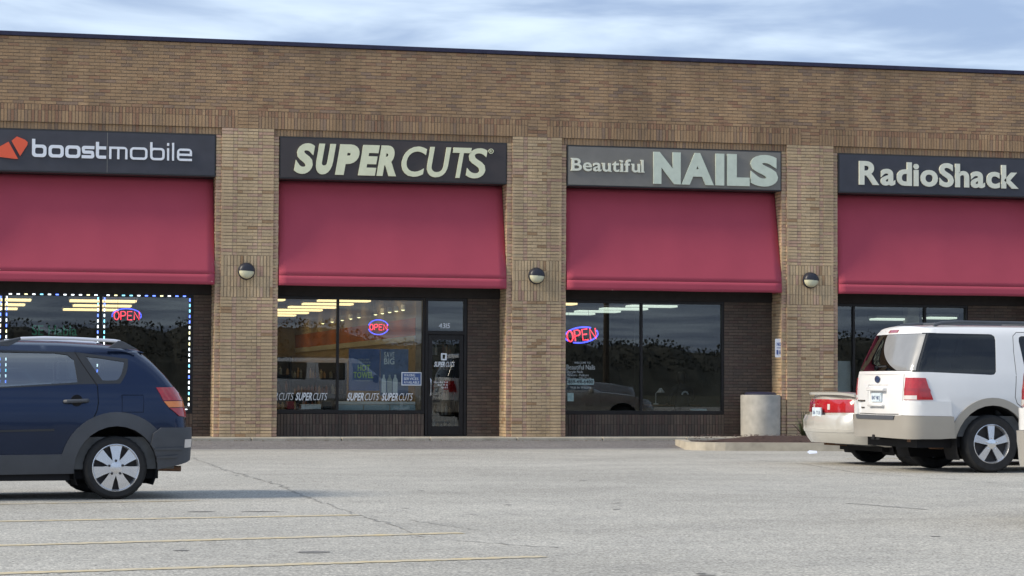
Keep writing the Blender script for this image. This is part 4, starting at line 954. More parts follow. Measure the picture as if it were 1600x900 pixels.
def shell_parts(sh, regions, grid=.07, sides=2):
    """regions: (key, polygon in (u,z), offset); later ones win; key None cuts a hole. Returns key -> [left MB, right MB]"""
    V = []; E = []
    us = []; zs = []
    for k, P, off in regions:
        D = dens(P, .045); o = len(V); V += D; E += [(o+i, o+(i+1) % len(D)) for i in range(len(D))]
    dom = regions[0][1]; u0, u1 = min(p[0] for p in dom), max(p[0] for p in dom); z0, z1 = min(p[1] for p in dom), max(p[1] for p in dom)
    gu = np.arange(u0+grid/2, u1, grid); gz = np.arange(z0+grid/2, z1, grid)
    Gp = np.array([(a+(.5*grid if j % 2 else 0), b) for j, b in enumerate(gz) for a in gu]); Gp = Gp[inside(dom, Gp)]
    V += [tuple(p) for p in Gp]
    r = delaunay_2d_cdt([Vector(v) for v in V], E, [], 0, 1e-5)
    v2 = np.array([(p.x, p.y) for p in r[0]]); tri = np.array([f for f in r[2] if len(f) == 3]); cen = v2[tri].mean(1)
    own = np.full(len(tri), -1)
    for i, (k, P, off) in enumerate(regions):
        m = inside(P, cen)
        if i == 0: own[m] = 0
        else: own[m & (own >= 0)] = i
    P3 = [sh.pt(*p) for p in v2]; N3 = [sh.nrm(*p) for p in v2]
    res = {}
    for i, (k, P, off) in enumerate(regions):
        if k is None: continue
        T = tri[own == i]
        if not len(T): continue
        ids = np.unique(T); mp_ = {a: b for b, a in enumerate(ids)}; pos = [P3[a]+N3[a]*off for a in ids]
        F = []; ec = {}
        for t in T:
            a, b, c = (mp_[q] for q in t)
            n_ = (pos[b]-pos[a]).cross(pos[c]-pos[a])
            if n_.dot(N3[t[0]]) < 0: b, c = c, b
            F.append((a, b, c))
            for e in ((a, b), (b, c), (c, a)): ec[e] = 1
        bnd = [e for e in ec if (e[1], e[0]) not in ec]
        dpt = .02+max(0, off); sk = {}; vv = list(pos)
        for a, b in bnd:
            for q in (a, b):
                if (q, 0) not in sk:
                    sk[(q, 0)] = len(vv); vv.append(pos[q]); sk[(q, 1)] = len(vv); vv.append(pos[q]-N3[ids[q]]*dpt)
            F.append((sk[(b, 0)], sk[(a, 0)], sk[(a, 1)], sk[(b, 1)]))
        L_, R_ = res.setdefault(k, [MB(), MB()])
        L_.add(vv, F); R_.add([(p[0], -p[1], p[2]) for p in vv], [tuple(reversed(f)) for f in F])
    return res
def cap(mb, sh, top, crown, u0=None, u1=None, n=10, step=.06, pw=.55):
    """closes a shell over the top: arcs from the left edge to its mirror"""
    u0 = sh.smin if u0 is None else u0; u1 = sh.smax if u1 is None else u1
    us = np.arange(u0, u1+1e-6, step).tolist()
    if us[-1] < u1-1e-4: us.append(u1)
    hm = sh.h0; vs = []
    for u in us:
        p = sh.pt(u, top(u))
        for k in range(n+1):
            c = math.cos(PI*k/n); y = p.y*c
            vs.append((p.x, y, p.z+crown*min(1, p.y/hm*1.4)*(max(0, 1-c*c))**pw))
    m = n+1
    mb.add(vs, [(i*m+k, i*m+k+1, (i+1)*m+k+1, (i+1)*m+k) for i in range(len(us)-1) for k in range(n)])
def kbuild(mb, name, mat, parent, K, smooth=35):
    b = MB(); b.v = [(p[0]*K, p[1]*K, p[2]*K) for p in mb.v]; b.f = mb.f
    me = bpy.data.meshes.new(name); me.from_pydata(b.v, [], b.f)
    return link(name, me, mat, parent, smooth)
def kb(mb, name, mat, parent, K, smooth=35, bevel=0):
    mb.v = [(p[0]*K, p[1]*K, p[2]*K) for p in mb.v]; return mb.build(name, mat, parent, smooth, bevel)
def wheel(t, x, y, r, wd, rr, K, style, side):
    """tyre and rim; the outer face looks to side*y"""
    w = wd/2; prof = [(rr-.01, -w*.8), (rr+.005, -w), (r*.90, -w*1.02), (r*.97, -w*.85), (r, -w*.55), (r, w*.55), (r*.97, w*.85), (r*.90, w*1.02), (rr+.005, w), (rr-.01, w*.8)]
    k = MB(); k.lathe(prof, 48, (x, y, r), 'y'); wo = kb(k, 'wheel', 'tyre', t, K)
    k = MB()
    for a in range(60):
        th = 2*PI*a/60
        if a % 2: k.add([(x+(r+.003)*math.cos(th+q)*1, y+yy, r+(r+.003)*math.sin(th+q)) for q, yy in ((0, -w*.55), (.07, -w*.55), (.10, w*.55), (.03, w*.55))], [(0, 1, 2, 3)])
    kb(k, 'tread', 'tyre', wo, K)['kind'] = 'stuff'
    f = y+side*w*.72
    k = MB(); k.lathe([(rr, side*(w*.95)+y-f), (rr*.97, side*w*.98+y-f), (rr*.92, side*w*.80+y-f), (rr*.90, -side*w*.6), (rr*.9, -side*w*1.2)], 40, (x, f, r), 'y'); rim = kb(k, 'rim', 'rimsilver', wo, K)
    k = MB(); k.lathe([(0, -side*.06), (rr*.9, -side*.06), (rr*.9, -side*.05), (0, -side*.05)], 32, (x, f, r), 'y'); kb(k, 'brake_disc', 'rimdark', wo, K)
    n = 7 if style == 'seven' else 5
    for a in range(n):
        th = 2*PI*a/n+PI/2
        k = MB(); hw_in, hw_out = (.165, .27) if style == 'seven' else (.155, .20)
        pts = []
        for rad, hh, dy in ((rr*.16, hw_in, .022), (rr*.55, hw_in*1.05, .016), (rr*.96, hw_out, .008)):
            for sg in (-1, 1): pts.append((rad, sg*hh*rr*(.75 if rad < rr*.3 else 1), dy))
        P = []
        for dep in (0, .035):
            for rad, tt, dy in pts: P.append((x+rad*math.cos(th)-tt*math.sin(th), f+side*(dy-dep), r+rad*math.sin(th)+tt*math.cos(th)))
        k.add(P, [(0, 1, 3, 2), (2, 3, 5, 4), (6, 8, 9, 7), (8, 10, 11, 9), (0, 2, 8, 6), (2, 4, 10, 8), (1, 7, 9, 3), (3, 9, 11, 5)])
        kb(k, 'spoke', 'rimsilver', wo, K, 30)
    k = MB(); k.lathe([(rr*.27, 0), (rr*.25, side*.026), (rr*.16, side*.034), (0, side*.036)], 24, (x, f, r), 'y'); kb(k, 'hub_cap', 'rimsilver' if style == 'seven' else 'chrome', wo, K)
    k = MB()
    for a in range(5):
        th = 2*PI*a/5+.3; k.lathe([(.012, 0), (.012, side*.034), (0, side*.036)], 8, (x+rr*.30*math.cos(th), f, r+rr*.30*math.sin(th)), 'y')
    kb(k, 'wheel_nuts', 'rimdark' if style == 'seven' else 'chrome', wo, K)['kind'] = 'stuff'; return wo
def well(t, K, x, hw, ra, zc):
    for s in (-1, 1):
        k = MB(); pts = arc(x, zc, ra, -25, 205, 20); vs = [(a, s*(hw-.015), b) for a, b in pts]+[(a, s*(hw-.42), b) for a, b in pts]; n = len(pts)
        k.add(vs, [(i, i+1, i+1+n, i+n) for i in range(n-1)]); k.add([(a, s*(hw-.42), b) for a, b in pts], [tuple(range(n))])
        kb(k, 'wheel_well', 'seam', t, K, False)
def seats(t, K, rows, z0, h):
    for x in rows:
        for y in (-.38, .38):
            k = MB(); k.box(x-.05, x+.45, y-.24, y+.24, z0, z0+.16); k.prism([(x-.05, z0+.1), (x+.10, z0+.1), (x-.06, z0+h), (x-.17, z0+h)], y-.23, y+.23, 'y'); k.box(x-.19, x-.09, y-.12, y+.12, z0+h+.02, z0+h+.20); kb(k, 'seat', 'seat', t, K, False, .02)
def mirror_parts(t, K, res, spec):
    """spec: key -> (name, material, joined?, label?)"""
    made = {}
    for key, (name, mat, joined) in spec.items():
        if key not in res: continue
        L_, R_ = res[key]
        if joined:
            b = MB(); b.add(L_.v, L_.f); b.add(R_.v, R_.f); made[key] = [kbuild(b, name, mat, t, K)]
            if name == 'door_gap': made[key][0]['kind'] = 'stuff'
        else: made[key] = [kbuild(L_, name, mat, t, K), kbuild(R_, name, mat, t, K)]
    return made
def circ(x, z, r, a0, a1, n=28): return arc(x, z, r, a0, a1, n)

# ---- dark blue wagon
def blue_wagon(label, loc, rz, K=1.05):
    t = thing('parked_wagon', label, 'car', loc, rz)
    hw = smooth([.2, .3, .5, .68, .80, .92, 1.0, 1.1, 1.25, 1.42, 1.50, 1.56], [.80, .84, .872, .890, .890, .880, .868, .848, .79, .71, .64, .50])
    xr = smooth([.2, .35, .6, .72, .85, 1.0, 1.12, 1.25, 1.40, 1.48, 1.56], [-.70, -.735, -.75, -.74, -.725, -.69, -.62, -.52, -.38, -.29, -.16], .03)
    xfl = smooth([.2, .5, .7, .85, 1.0, 1.1], [3.45, 3.52, 3.52, 3.42, 3.2, 3.1])
    xfu = smooth([1.0, 1.5, 1.56], [2.30, 1.46, 1.36])
    lo = Shell(hw, xr, xfl, .20, .38); lo.setup(.7); up_ = Shell(hw, xr, xfu, .20, .22, bl=.75, fbulge=.16); up_.setup(1.15)
    zt = lambda x: float(np.interp(x, [-.75, 0, 1.6, 2.1, 2.7, 3.2, 3.6], [1.135, 1.135, 1.06, 1.03, .97, .86, .74]))
    xs_ = np.linspace(-.52, 3.3, 40)
    R = .415; zc = .316; body = [('s', lo.smin, .40), ('s', lo.A-.2, .38), (-.45, .31), (-.30, .27), (3.0, .24), ('s', lo.smax, .30)]
    top = [('s', lo.smax, .74), ('f', .3, .74), (3.40, .76)]+[(x, zt(x)) for x in xs_[::-1] if x < 3.3]+[('s', lo.A-.25, 1.135), ('s', lo.smin, 1.135)]
    reg = [('body', lo.poly(body+top), 0)]
    P = lo.poly
    reg += [('seam', line(P([(-.05, 1.04), (-.05, .87), (-.265, .87), (-.265, 1.04), (-.05, 1.04)]), .007), -.003),
            ('seam', line(P([(.19, 1.13), (.185, .96), (.20, .88), (.24, .80), (.30, .74), (.38, .66)]), .009), -.003),
            ('seam', line(P([(1.28, 1.08), (1.26, .9), (1.25, .4)]), .009), -.003), ('seam', line(P([(2.25, 1.02), (2.22, .7), (2.2, .4)]), .009), -.003),
            ('mould', P([(.62, .685), (2.05, .655), (2.05, .67), (.62, .705)]), .012)]
    flr = lambda cx: P(circ(cx, zc, .555, 196, -16))
    reg += [('clad', P([(.4, .25), (2.2, .24), (2.2, .44), (.4, .455)]), .012), ('clad2', flr(0), .014), ('clad3', flr(2.6), .014)]
    reg += [('bumper', P([(-.30, .28), (-.33, .5), (-.36, .66), (-.44, .715), ('s', lo.A-.1, .715), ('s', lo.smin, .70), ('s', lo.smin, .40), ('s', lo.A-.22, .385), ('s', lo.A-.08, .35), (-.45, .315)]), .05),
            ('ridge', P([(-.38, .50), (-.38, .515), ('s', lo.A-.1, .525), ('s', lo.A-.1, .50)]), .064), ('ridge2', P([(-.36, .415), (-.36, .43), ('s', lo.A-.06, .45), ('s', lo.A-.06, .42)]), .064),
            ('bumper2', P([(3.0, .25), (3.05, .62), ('s', lo.smax, .62), ('s', lo.smax, .30)]), .03)]
    reg += [('reflector', P([('s', lo.A-.12, .52), ('s', lo.A-.22, .52), ('s', lo.A-.22, .60), ('s', lo.A-.12, .60)]), .054)]
    tl = lambda a, b: a
    reg += [('lamp_red', P([(-.40, 1.115), ('s', lo.A-.20, 1.115), ('s', lo.A-.27, 1.0), ('s', lo.A-.26, .985), (-.47, .985)]), .012), ('lamp_amber', P([(-.474, .978), ('s', lo.A-.27, .978), ('s', lo.A-.27, .918), (-.525, .918)]), .012),
            ('lamp_red2', P([(-.53, .911), ('s', lo.A-.27, .911), ('s', lo.A-.26, .815), (-.63, .83)]), .012)]
    reg += [('head', P([(2.75, .80), (3.15, .82), ('s', lo.B+.25, .70), ('s', lo.B+.2, .64), (2.9, .68)]), .006), ('grille', P([('s', lo.smax-.35, .55), ('s', lo.smax, .55), ('s', lo.smax, .68), ('s', lo.smax-.35, .68)]), -.01)]
    reg += [(None, P(circ(0, zc, R, 0, 360)[:-1]), 0), (None, P(circ(2.6, zc, R, 0, 360)[:-1]), 0)]
    res = shell_parts(lo, reg)
    ztr = lambda x: float(np.interp(x, [-.5, -.3, 0, .5, 1.0, 1.35, 1.6], [1.455, 1.475, 1.505, 1.53, 1.535, 1.515, 1.50]))
    zb = lambda x: zt(x)
    Q = up_.poly
    dom = [('s', up_.smin, 1.13), ('s', up_.A-.25, 1.13)]+[(x, zb(x)) for x in np.linspace(-.35, 1.75, 20)]+[('s', up_.smax, 1.03), ('s', up_.smax, 1.50), ('f', .3, 1.50)]+[(x, ztr(x)) for x in np.linspace(1.2, -.16, 16)]+[('s', up_.A-.25, 1.468), ('s', up_.smin, 1.468)]
    ru = [('body', Q(dom), 0)]
    ru += [('trim', Q([(1.32, 1.095), (1.30, 1.495), (.40, 1.468), (-.13, 1.405), (-.04, 1.155), (.40, 1.145)]), .001), ('trim2', Q([(1.36, 1.08), (1.34, 1.495), (1.44, 1.495), (2.14, 1.05)]), .001)]
    ru += [('glass_door', Q([(1.163, 1.115), (1.16, 1.465), (.60, 1.458), (.47, 1.44), (.41, 1.39), (.385, 1.165)]), -.006), ('glass_quarter', Q([(.285, 1.425), (.14, 1.41), (-.09, 1.375), (-.025, 1.20), (.0, 1.188), (.135, 1.185)]), -.006),
           ('glass_front', Q([(1.44, 1.09), (1.42, 1.455), (1.50, 1.44), (2.02, 1.085)]), -.006),
           ('glass_rear', Q([('s', up_.A-.30, 1.17), ('s', up_.smin, 1.17), ('s', up_.smin, 1.44), ('s', up_.A-.30, 1.44)]), -.004), ('glass_screen', Q([('s', up_.B+.28, 1.08), ('s', up_.smax, 1.06), ('s', up_.smax, 1.47), ('s', up_.B+.26, 1.47)]), -.004)]
    ru += [('seam', line(Q([(.395, 1.47), (.36, 1.40), (.30, 1.30), (.235, 1.20), (.19, 1.13)]), .009), .003)]
    rs = shell_parts(up_, ru, .06)
    cap(res['body'][0], lo, lambda u: zt(lo.pt(u, .9).x) if lo.A < u < lo.B else (1.135 if u <= lo.A else .74), .03, lo.A)
    cap(rs['body'][0], up_, lambda u: ztr(up_.pt(u, 1.48).x) if up_.A < u < up_.B else (1.468 if u <= up_.A else 1.50), .055)
    for kk in ('body', 'seam'):
        for q in (0, 1): res[kk][q].add(rs[kk][q].v, rs[kk][q].f)
    mirror_parts(t, K, res, {'body': ('body', 'navy', True), 'seam': ('door_gap', 'seam', True), 'mould': ('side_moulding', 'trim', False), 'clad': ('side_cladding', 'clad', False), 'clad2': ('wheel_flare', 'clad', False), 'clad3': ('wheel_flare', 'clad', False), 'bumper': ('bumper', 'clad', True), 'bumper2': ('bumper', 'clad', True), 'reflector': ('reflector', 'clearlens', False), 'ridge': ('bumper_ridge', 'clad', False), 'ridge2': ('bumper_ridge', 'clad', False), 'head': ('headlight', 'clearlens', False), 'grille': ('grille', 'black', True)})
    for q in (0, 1):
        o = kbuild(res['lamp_red'][q], 'tail_light', 'redlens', t, K); kbuild(res['lamp_amber'][q], 'amber_lens', 'amberlens', o, K); kbuild(res['lamp_red2'][q], 'lower_lens', 'redlens', o, K)
    mirror_parts(t, K, rs, {'trim': ('window_surround', 'trim', False), 'trim2': ('window_surround', 'trim', False), 'glass_door': ('window', 'carglass', False), 'glass_quarter': ('window', 'carglass', False), 'glass_front': ('window', 'carglass', False), 'glass_rear': ('rear_window', 'carglass', True), 'glass_screen': ('windscreen', 'carglass', True)})
    for s in (-1, 1):
        for wx in (0, 2.6): wheel(t, wx, s*.765, .316, .205, .238, K, 'seven', s)
        k = MB(); Y = s*.655                                        # roof rail with sloping feet
        path = [(1.24, Y*.98, 1.535), (1.08, Y, 1.565), (.93, Y, 1.597), (.7, Y, 1.607), (.4, Y, 1.603), (0, Y, 1.585), (-.06, Y, 1.575)]
        rail = MB(); rail.tube(path[2:], .017, 8); kb(rail, 'roof_rail', 'railsilver', t, K)
        k.prism([(-.04, 1.59), (-.10, 1.575), (-.24, 1.50), (.06, 1.515)], Y-.02, Y+.02, 'y'); kb(k, 'rail_foot', 'clad', t, K, 30, .006); k = MB(); k.tube(path[:3], .017, 8); k.prism([(.95, 1.60), (1.08, 1.57), (1.24, 1.53), (1.05, 1.52), (.95, 1.57)], Y-.012, Y+.012, 'y'); kb(k, 'rail_foot', 'clad', t, K, 30, .006)
        k = MB(); y0 = s*.885                                       # door handle in its dark cup
        k.lathe([(.058, 0), (.058, s*.006), (0, s*.004)], 20, (.40, y0-s*.008, .985), 'y'); kb(k, 'handle_cup', 'seam', t, K)
        k = MB(); k.tube([(.52, y0, .975), (.50, y0+s*.03, .977), (.40, y0+s*.036, .98), (.31, y0+s*.03, .985), (.29, y0, .985)], .019, 8); kb(k, 'door_handle', 'clad', t, K)
        k = MB(); k.lathe([(0, -.05), (.08, -.05), (.10, 0), (.08, .05), (0, .06)], 16, (1.95, s*.99, 1.12), 'x'); kb(k, 'side_mirror', 'navy', t, K)
    k = MB(); k.prism([(-.32, 1.475), (-.10, 1.515), (-.08, 1.49), (-.31, 1.462)], -.56, .56, 'y'); kb(k, 'spoiler', 'navy', t, K, 30, .008)
    k = MB(); k.box(-.45, 3.3, -.72, .72, .20, .30); k.box(.45, 2.1, -.80, .80, .19, .28); kb(k, 'underbody', 'seam', t, K, False)
    k = MB(); k.tube([(-.35, .5, .30), (-.72, .52, .29)], .03, 10); kb(k, 'exhaust', 'rust', t, K)
    k = MB(); k.box(-.6, 2.1, -.78, .78, .30, .62); kb(k, 'cabin_floor', 'seat', t, K, False)
    well(t, K, 0, .87, R, zc); well(t, K, 2.6, .87, R, zc); seats(t, K, (.5, 1.3), .6, .58)
    k = MB(); k.box(1.75, 2.15, -.7, .7, .7, 1.03); k.lathe([(.16, 0), (.19, 0), (.19, .02), (.16, .02), (.16, 0)], 20, (1.66, .38, 1.0), 'x'); kb(k, 'dashboard', 'seat', t, K, False)
    return t

# ---- big white two-tone SUV
def white_suv(label, loc, rz, K=1.08):
    t = thing('parked_suv', label, 'suv', loc, rz)
    hw = smooth([.3, .45, .7, 1.0, 1.2, 1.33, 1.6, 1.84, 1.90, 1.95], [.90, .95, .985, .998, .985, .965, .90, .832, .80, .72], .03)
    xr = smooth([.3, .5, .8, 1.1, 1.3, 1.4, 1.85, 1.92, 1.97], [-1.12, -1.155, -1.165, -1.16, -1.14, -1.12, -.93, -.87, -.78], .03)
    xfl = smooth([.3, .6, .9, 1.05, 1.2, 1.33], [3.92, 3.97, 3.96, 3.92, 3.85, 3.8]); xfu = smooth([1.2, 1.85, 1.97], [2.55, 1.75, 1.5])
    lo = Shell(hw, xr, xfl, .17, .25, bulge=.05); lo.setup(.9); up_ = Shell(hw, xr, xfu, .17, .2, bl=.6, bulge=.06, fbulge=.15); up_.setup(1.45)
    zt = lambda x: float(np.interp(x, [-1.2, 2.2, 2.6, 3.4, 3.9], [1.30, 1.28, 1.24, 1.18, 1.08])); P = lo.poly; zc = .385; R = .51; wb = 3.02
    dom = [('s', lo.smin, .46), (-.9, .46), (0, .46), (3.2, .42), ('s', lo.smax, .42), ('s', lo.smax, 1.06), ('f', .3, 1.06)]+[(x, zt(x)) for x in np.linspace(3.6, -.9, 30)]+[('s', lo.A-.25, 1.30), ('s', lo.smin, 1.30)]
    reg = [('body', P(dom), 0)]
    reg += [('beige', P([(.4, .42), (2.6, .42), (2.6, .70), (.4, .74)]), .004), ('step', P([(.6, .42), (2.45, .42), (2.45, .49), (.6, .49)]), .06)]
    reg += [('flare', P(circ(0, zc, .61, 195, -15)), .022), ('flare2', P(circ(wb, zc, .61, 195, -15)), .022)]
    reg += [('seam', line(P([(.36, 1.30), (.33, 1.0), (.36, .92), (.50, .82), (.58, .70), (.6, .5)]), .01), -.002), ('seam', line(P([(1.38, 1.28), (1.36, .45)]), .01), -.002), ('seam', line(P([(2.45, 1.26), (2.42, .45)]), .01), -.002)]
    reg += [('seam', line(P([('s', lo.A-.30, 1.30), ('s', lo.A-.315, .97), ('s', lo.A-.37, .77), ('s', lo.smin, .765)]), .012), -.003)]
    reg += [('bump_w', P([(-.58, .75), (-.60, .945), ('s', lo.A-.20, .95), ('s', lo.A-.34, .945), ('s', lo.A-.36, .762)]), .035),
            ('bump_b', P([(-.53, .47), (-.57, .748), ('s', lo.A-.3, .758), ('s', lo.smin, .745), ('s', lo.smin, .47), ('s', lo.A-.3, .46), ('s', lo.A, .45)]), .06), ('pad', P([('s', lo.A-.45, .70), ('s', lo.smin, .70), ('s', lo.smin, .752), ('s', lo.A-.42, .755)]), .072)]
    reg += [('lamp', P([(-.935, 1.25), (-.84, .965), ('s', lo.A-.27, .962), ('s', lo.A-.245, 1.255)]), .012)]
    reg += [('clear', P([('s', lo.A-.268, .968), ('s', lo.A-.268, 1.02), ('s', lo.A-.07, 1.02), ('s', lo.A-.07, .968)]), .014)]
    reg += [('lens2', P([(-.87, 1.075), ('s', lo.A-.262, 1.075), ('s', lo.A-.262, 1.115), (-.888, 1.115)]), .013)]
    reg += [('recess', P([('y', .33, .93), ('y', .0, .93), ('y', .0, 1.16), ('y', .33, 1.16)]), -.012)]
    reg += [('head', P([(3.55, 1.0), ('s', lo.B+.55, 1.0), ('s', lo.B+.55, .82), (3.55, .84)]), .006), ('grille', P([('s', lo.B+.6, .82), ('s', lo.smax, .82), ('s', lo.smax, 1.0), ('s', lo.B+.6, 1.0)]), -.01), ('bump_f', P([(3.6, .42), (3.6, .68), ('s', lo.smax, .68), ('s', lo.smax, .43)]), .06)]
    reg += [(None, P(circ(0, zc, R, 0, 360)[:-1]), 0), (None, P(circ(wb, zc, R, 0, 360)[:-1]), 0)]
    res = shell_parts(lo, reg)
    Q = up_.poly; ztr = lambda x: float(np.interp(x, [-1, -.8, -.3, 1.5, 2], [1.90, 1.905, 1.915, 1.915, 1.90]))
    dom = [('s', up_.smin, 1.30), ('s', up_.A-.25, 1.30)]+[(x, zt(x)) for x in np.linspace(-.95, 2.2, 24)]+[('s', up_.smax, 1.24), ('s', up_.smax, 1.90), ('f', .3, 1.90)]+[(x, ztr(x)) for x in np.linspace(1.4, -.72, 16)]+[('s', up_.A-.25, 1.90), ('s', up_.smin, 1.90)]
    ru = [('body', Q(dom), 0)]
    rg = [('s', up_.smin, 1.345), ('s', up_.A-.085, 1.345), ('s', up_.A-.085, 1.845), ('s', up_.smin, 1.845)]
    ru += [('pillar', Q([('s', up_.A-.15, 1.33), ('s', up_.A+.06, 1.33), ('s', up_.A+.06, 1.85), ('s', up_.A-.15, 1.855)]), .0), ('rear_glass', Q(rg), -.004)]
    # a wiper keeps one arc of the dusty rear glass clean; dust stays outside it (left half shown dusty by the film)
    ru += [('side_glass', Q([('s', up_.A-.06, 1.335), (.0, 1.297), (.045, 1.305), (.07, 1.34), (.115, 1.76), (.11, 1.81), (.07, 1.838), (.03, 1.842), ('s', up_.A-.06, 1.85)]), -.004)]
    ru += [('door_glass', Q([(.53, 1.30), (1.27, 1.29), (1.28, 1.80), (1.25, 1.82), (.50, 1.82), (.465, 1.80), (.455, 1.75), (.50, 1.33)]), -.006), ('front_glass', Q([(1.48, 1.29), (2.2, 1.27), (1.75, 1.80), (1.48, 1.82)]), -.006), ('screen', Q([('s', up_.B+.26, 1.28), ('s', up_.smax, 1.27), ('s', up_.smax, 1.86), ('s', up_.B+.24, 1.86)]), -.004)]
    ru += [('seam', line(Q([(.36, 1.30), (.36, 1.6), (.38, 1.82), (.44, 1.87), (1.3, 1.885)]), .009), -.002), ('seam', line(Q([(1.38, 1.28), (1.39, 1.88)]), .01), -.002)]
    ru += [('high_lamp', Q([('s', up_.smin, 1.862), ('s', up_.smin+.17, 1.862), ('s', up_.smin+.17, 1.897), ('s', up_.smin, 1.897)]), .012)]
    rs = shell_parts(up_, ru, .06)
    cap(res['body'][0], lo, lambda u: zt(lo.pt(u, 1.1).x) if lo.A < u < lo.B else (1.30 if u <= lo.A else 1.06), .03, lo.A)
    cap(rs['body'][0], up_, lambda u: ztr(up_.pt(u, 1.85).x) if up_.A < u < up_.B else 1.90, .06, n=14)
    for kk in ('body', 'seam'):
        for q in (0, 1): res[kk][q].add(rs[kk][q].v, rs[kk][q].f)
    mirror_parts(t, K, res, {'body': ('body', 'carwhite', True), 'seam': ('door_gap', 'seam', True), 'beige': ('lower_panel', 'beige', False), 'step': ('running_board', 'clad', False), 'flare': ('wheel_flare', 'beige', False), 'flare2': ('wheel_flare', 'beige', False), 'bump_w': ('bumper_cap', 'carwhite', False), 'bump_b': ('bumper', 'beige', True), 'bump_f': ('bumper', 'beige', True), 'pad': ('bumper_step', 'clad', True), 'recess': ('plate_recess', 'carwhite', True), 'head': ('headlight', 'clearlens', False), 'grille': ('grille', 'chrome', True)})
    for q in (0, 1): o = kbuild(res['lamp'][q], 'tail_light', 'redlens', t, K); kbuild(res['lens2'][q], 'lens_band', 'redlens2', o, K); kbuild(res['clear'][q], 'reverse_lens', 'clearlens', o, K)
    mirror_parts(t, K, rs, {'side_glass': ('window', 'privacy', False), 'door_glass': ('window', 'privacy', False), 'front_glass': ('window', 'carglass', False), 'rear_glass': ('rear_window', 'privacy', True), 'screen': ('windscreen', 'carglass', True), 'high_lamp': ('high_brake_light', 'redlens2', True), 'pillar': ('rear_pillar_trim', 'trim', False)})
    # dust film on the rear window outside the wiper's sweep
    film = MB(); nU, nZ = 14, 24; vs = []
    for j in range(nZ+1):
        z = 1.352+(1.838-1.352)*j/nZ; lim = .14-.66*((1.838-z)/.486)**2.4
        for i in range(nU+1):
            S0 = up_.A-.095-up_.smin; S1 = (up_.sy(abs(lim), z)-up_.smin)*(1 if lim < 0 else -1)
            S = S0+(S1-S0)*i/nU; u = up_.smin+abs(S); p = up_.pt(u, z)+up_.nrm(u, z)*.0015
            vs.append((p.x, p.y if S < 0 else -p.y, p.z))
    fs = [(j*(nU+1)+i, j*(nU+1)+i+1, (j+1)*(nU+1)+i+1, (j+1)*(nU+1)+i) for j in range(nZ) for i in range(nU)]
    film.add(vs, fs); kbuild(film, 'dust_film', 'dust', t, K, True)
    for s in (-1, 1):
        for wx in (0, wb): wheel(t, wx, s*.845, .385, .265, .262, K, 'five', s)
        k = MB(); Y = s*.60; k.tube([(1.4, Y, 1.955), (1.2, Y, 2.0), (-.3, Y, 2.005), (-.55, Y, 1.99), (-.66, Y, 1.955)], .022, 8); kb(k, 'roof_rail', 'clad', t, K)
        k = MB(); k.tube([(.58, s*1.0, 1.10), (.58, s*1.035, 1.10), (.74, s*1.035, 1.10), (.74, s*1.0, 1.10)], .018, 8); kb(k, 'door_handle', 'carwhite', t, K)
        k = MB(); k.lathe([(0, -.08), (.10, -.08), (.13, 0), (.11, .06), (0, .07)], 16, (2.2, s*1.12, 1.33), 'x'); kb(k, 'side_mirror', 'black', t, K)
        k = MB(); k.prism([(-.985, 1.81), (-.925, 1.90), (-.89, 1.90), (-.95, 1.81)], s*.34-.018, s*.34+.018, 'y'); kb(k, 'window_hinge', 'black', t, K)
    for x in (-.25, .95): k = MB(); k.tube([(x, -.6, 2.0), (x, .6, 2.0)], .02, 8); kb(k, 'roof_bar', 'clad', t, K)
    xb = -1.21; k = MB(); k.box(xb-.02, xb+.02, -.155, .155, .93, 1.05); kb(k, 'licence_plate', 'plate', t, K, False, .004)
    k = MB(); text_line(k, '847 NKJ', -.13, .96, .05, -.0, .004, .01, 0, .26)
    k.v = [(xb-.022+p[1], -p[0], p[2]) for p in k.v]; kb(k, 'plate_number', mk('plate_ink', (.04, .06, .15), .5), t, K, False)
    for z, h, w_ in ((1.075, .05, .27), (.865, .04, .24)): k = MB(); k.box(xb-.05, xb+.03, -w_, w_, z, z+h); kb(k, 'tailgate_handle' if z > 1 else 'lower_trim', 'carwhite', t, K, 40, .018)
    k = MB(); k.lathe([(0, 0), (.042, 0), (.048, .008), (.04, .014), (0, .016)], 20, (0, 0, 0), 'x'); k.v = [(xb+.005-p[0], p[1]*1.7, 1.235+p[2]) for p in k.v]; kb(k, 'emblem', 'oval', t, K)
    k = MB(); k.box(xb+.01, xb+.02, .42, .68, .93, .955); k.box(xb+.01, xb+.02, .44, .56, .84, .86); kb(k, 'badge', 'chrome', t, K, False)
    k = MB(); k.tube([(-1.16, .1, 1.40), (-1.17, -.22, 1.41)], .012, 6); k.lathe([(.03, 0), (.03, .05), (0, .05)], 12, (-1.2, .1, 1.38), 'x'); kb(k, 'rear_wiper', 'black', t, K)
    k = MB(); k.box(-1.245, -1.05, -.14, .14, .42, .515); k.box(-1.275, -1.2, -.035, .035, .43, .49); kb(k, 'tow_hitch', 'seam', t, K, False, .01)
    k = MB(); k.box(-1.245, -1.2, -.17, .17, .525, .57); kb(k, 'hitch_cover', 'beige', t, K, False, .01)
    k = MB(); k.box(-1.0, 3.7, -.80, .80, .33, .48); k.box(-.3, 3.2, -.10, .10, .28, .40); k.tube([(0, -.8, .385), (0, .8, .385)], .06, 10); k.lathe([(0, -.14), (.12, -.10), (.15, 0), (.12, .10), (0, .14)], 14, (0, 0, .385), 'y'); kb(k, 'underbody', 'seam', t, K, False)
    k = MB(); k.tube([(-.3, -.55, .42), (-1.0, -.55, .40)], .06, 10); kb(k, 'exhaust', 'rust', t, K); k = MB(); k.tube([(-.6, -.35, .40), (-.2, -.35, .40)], .10, 12); kb(k, 'silencer', 'rust', t, K)
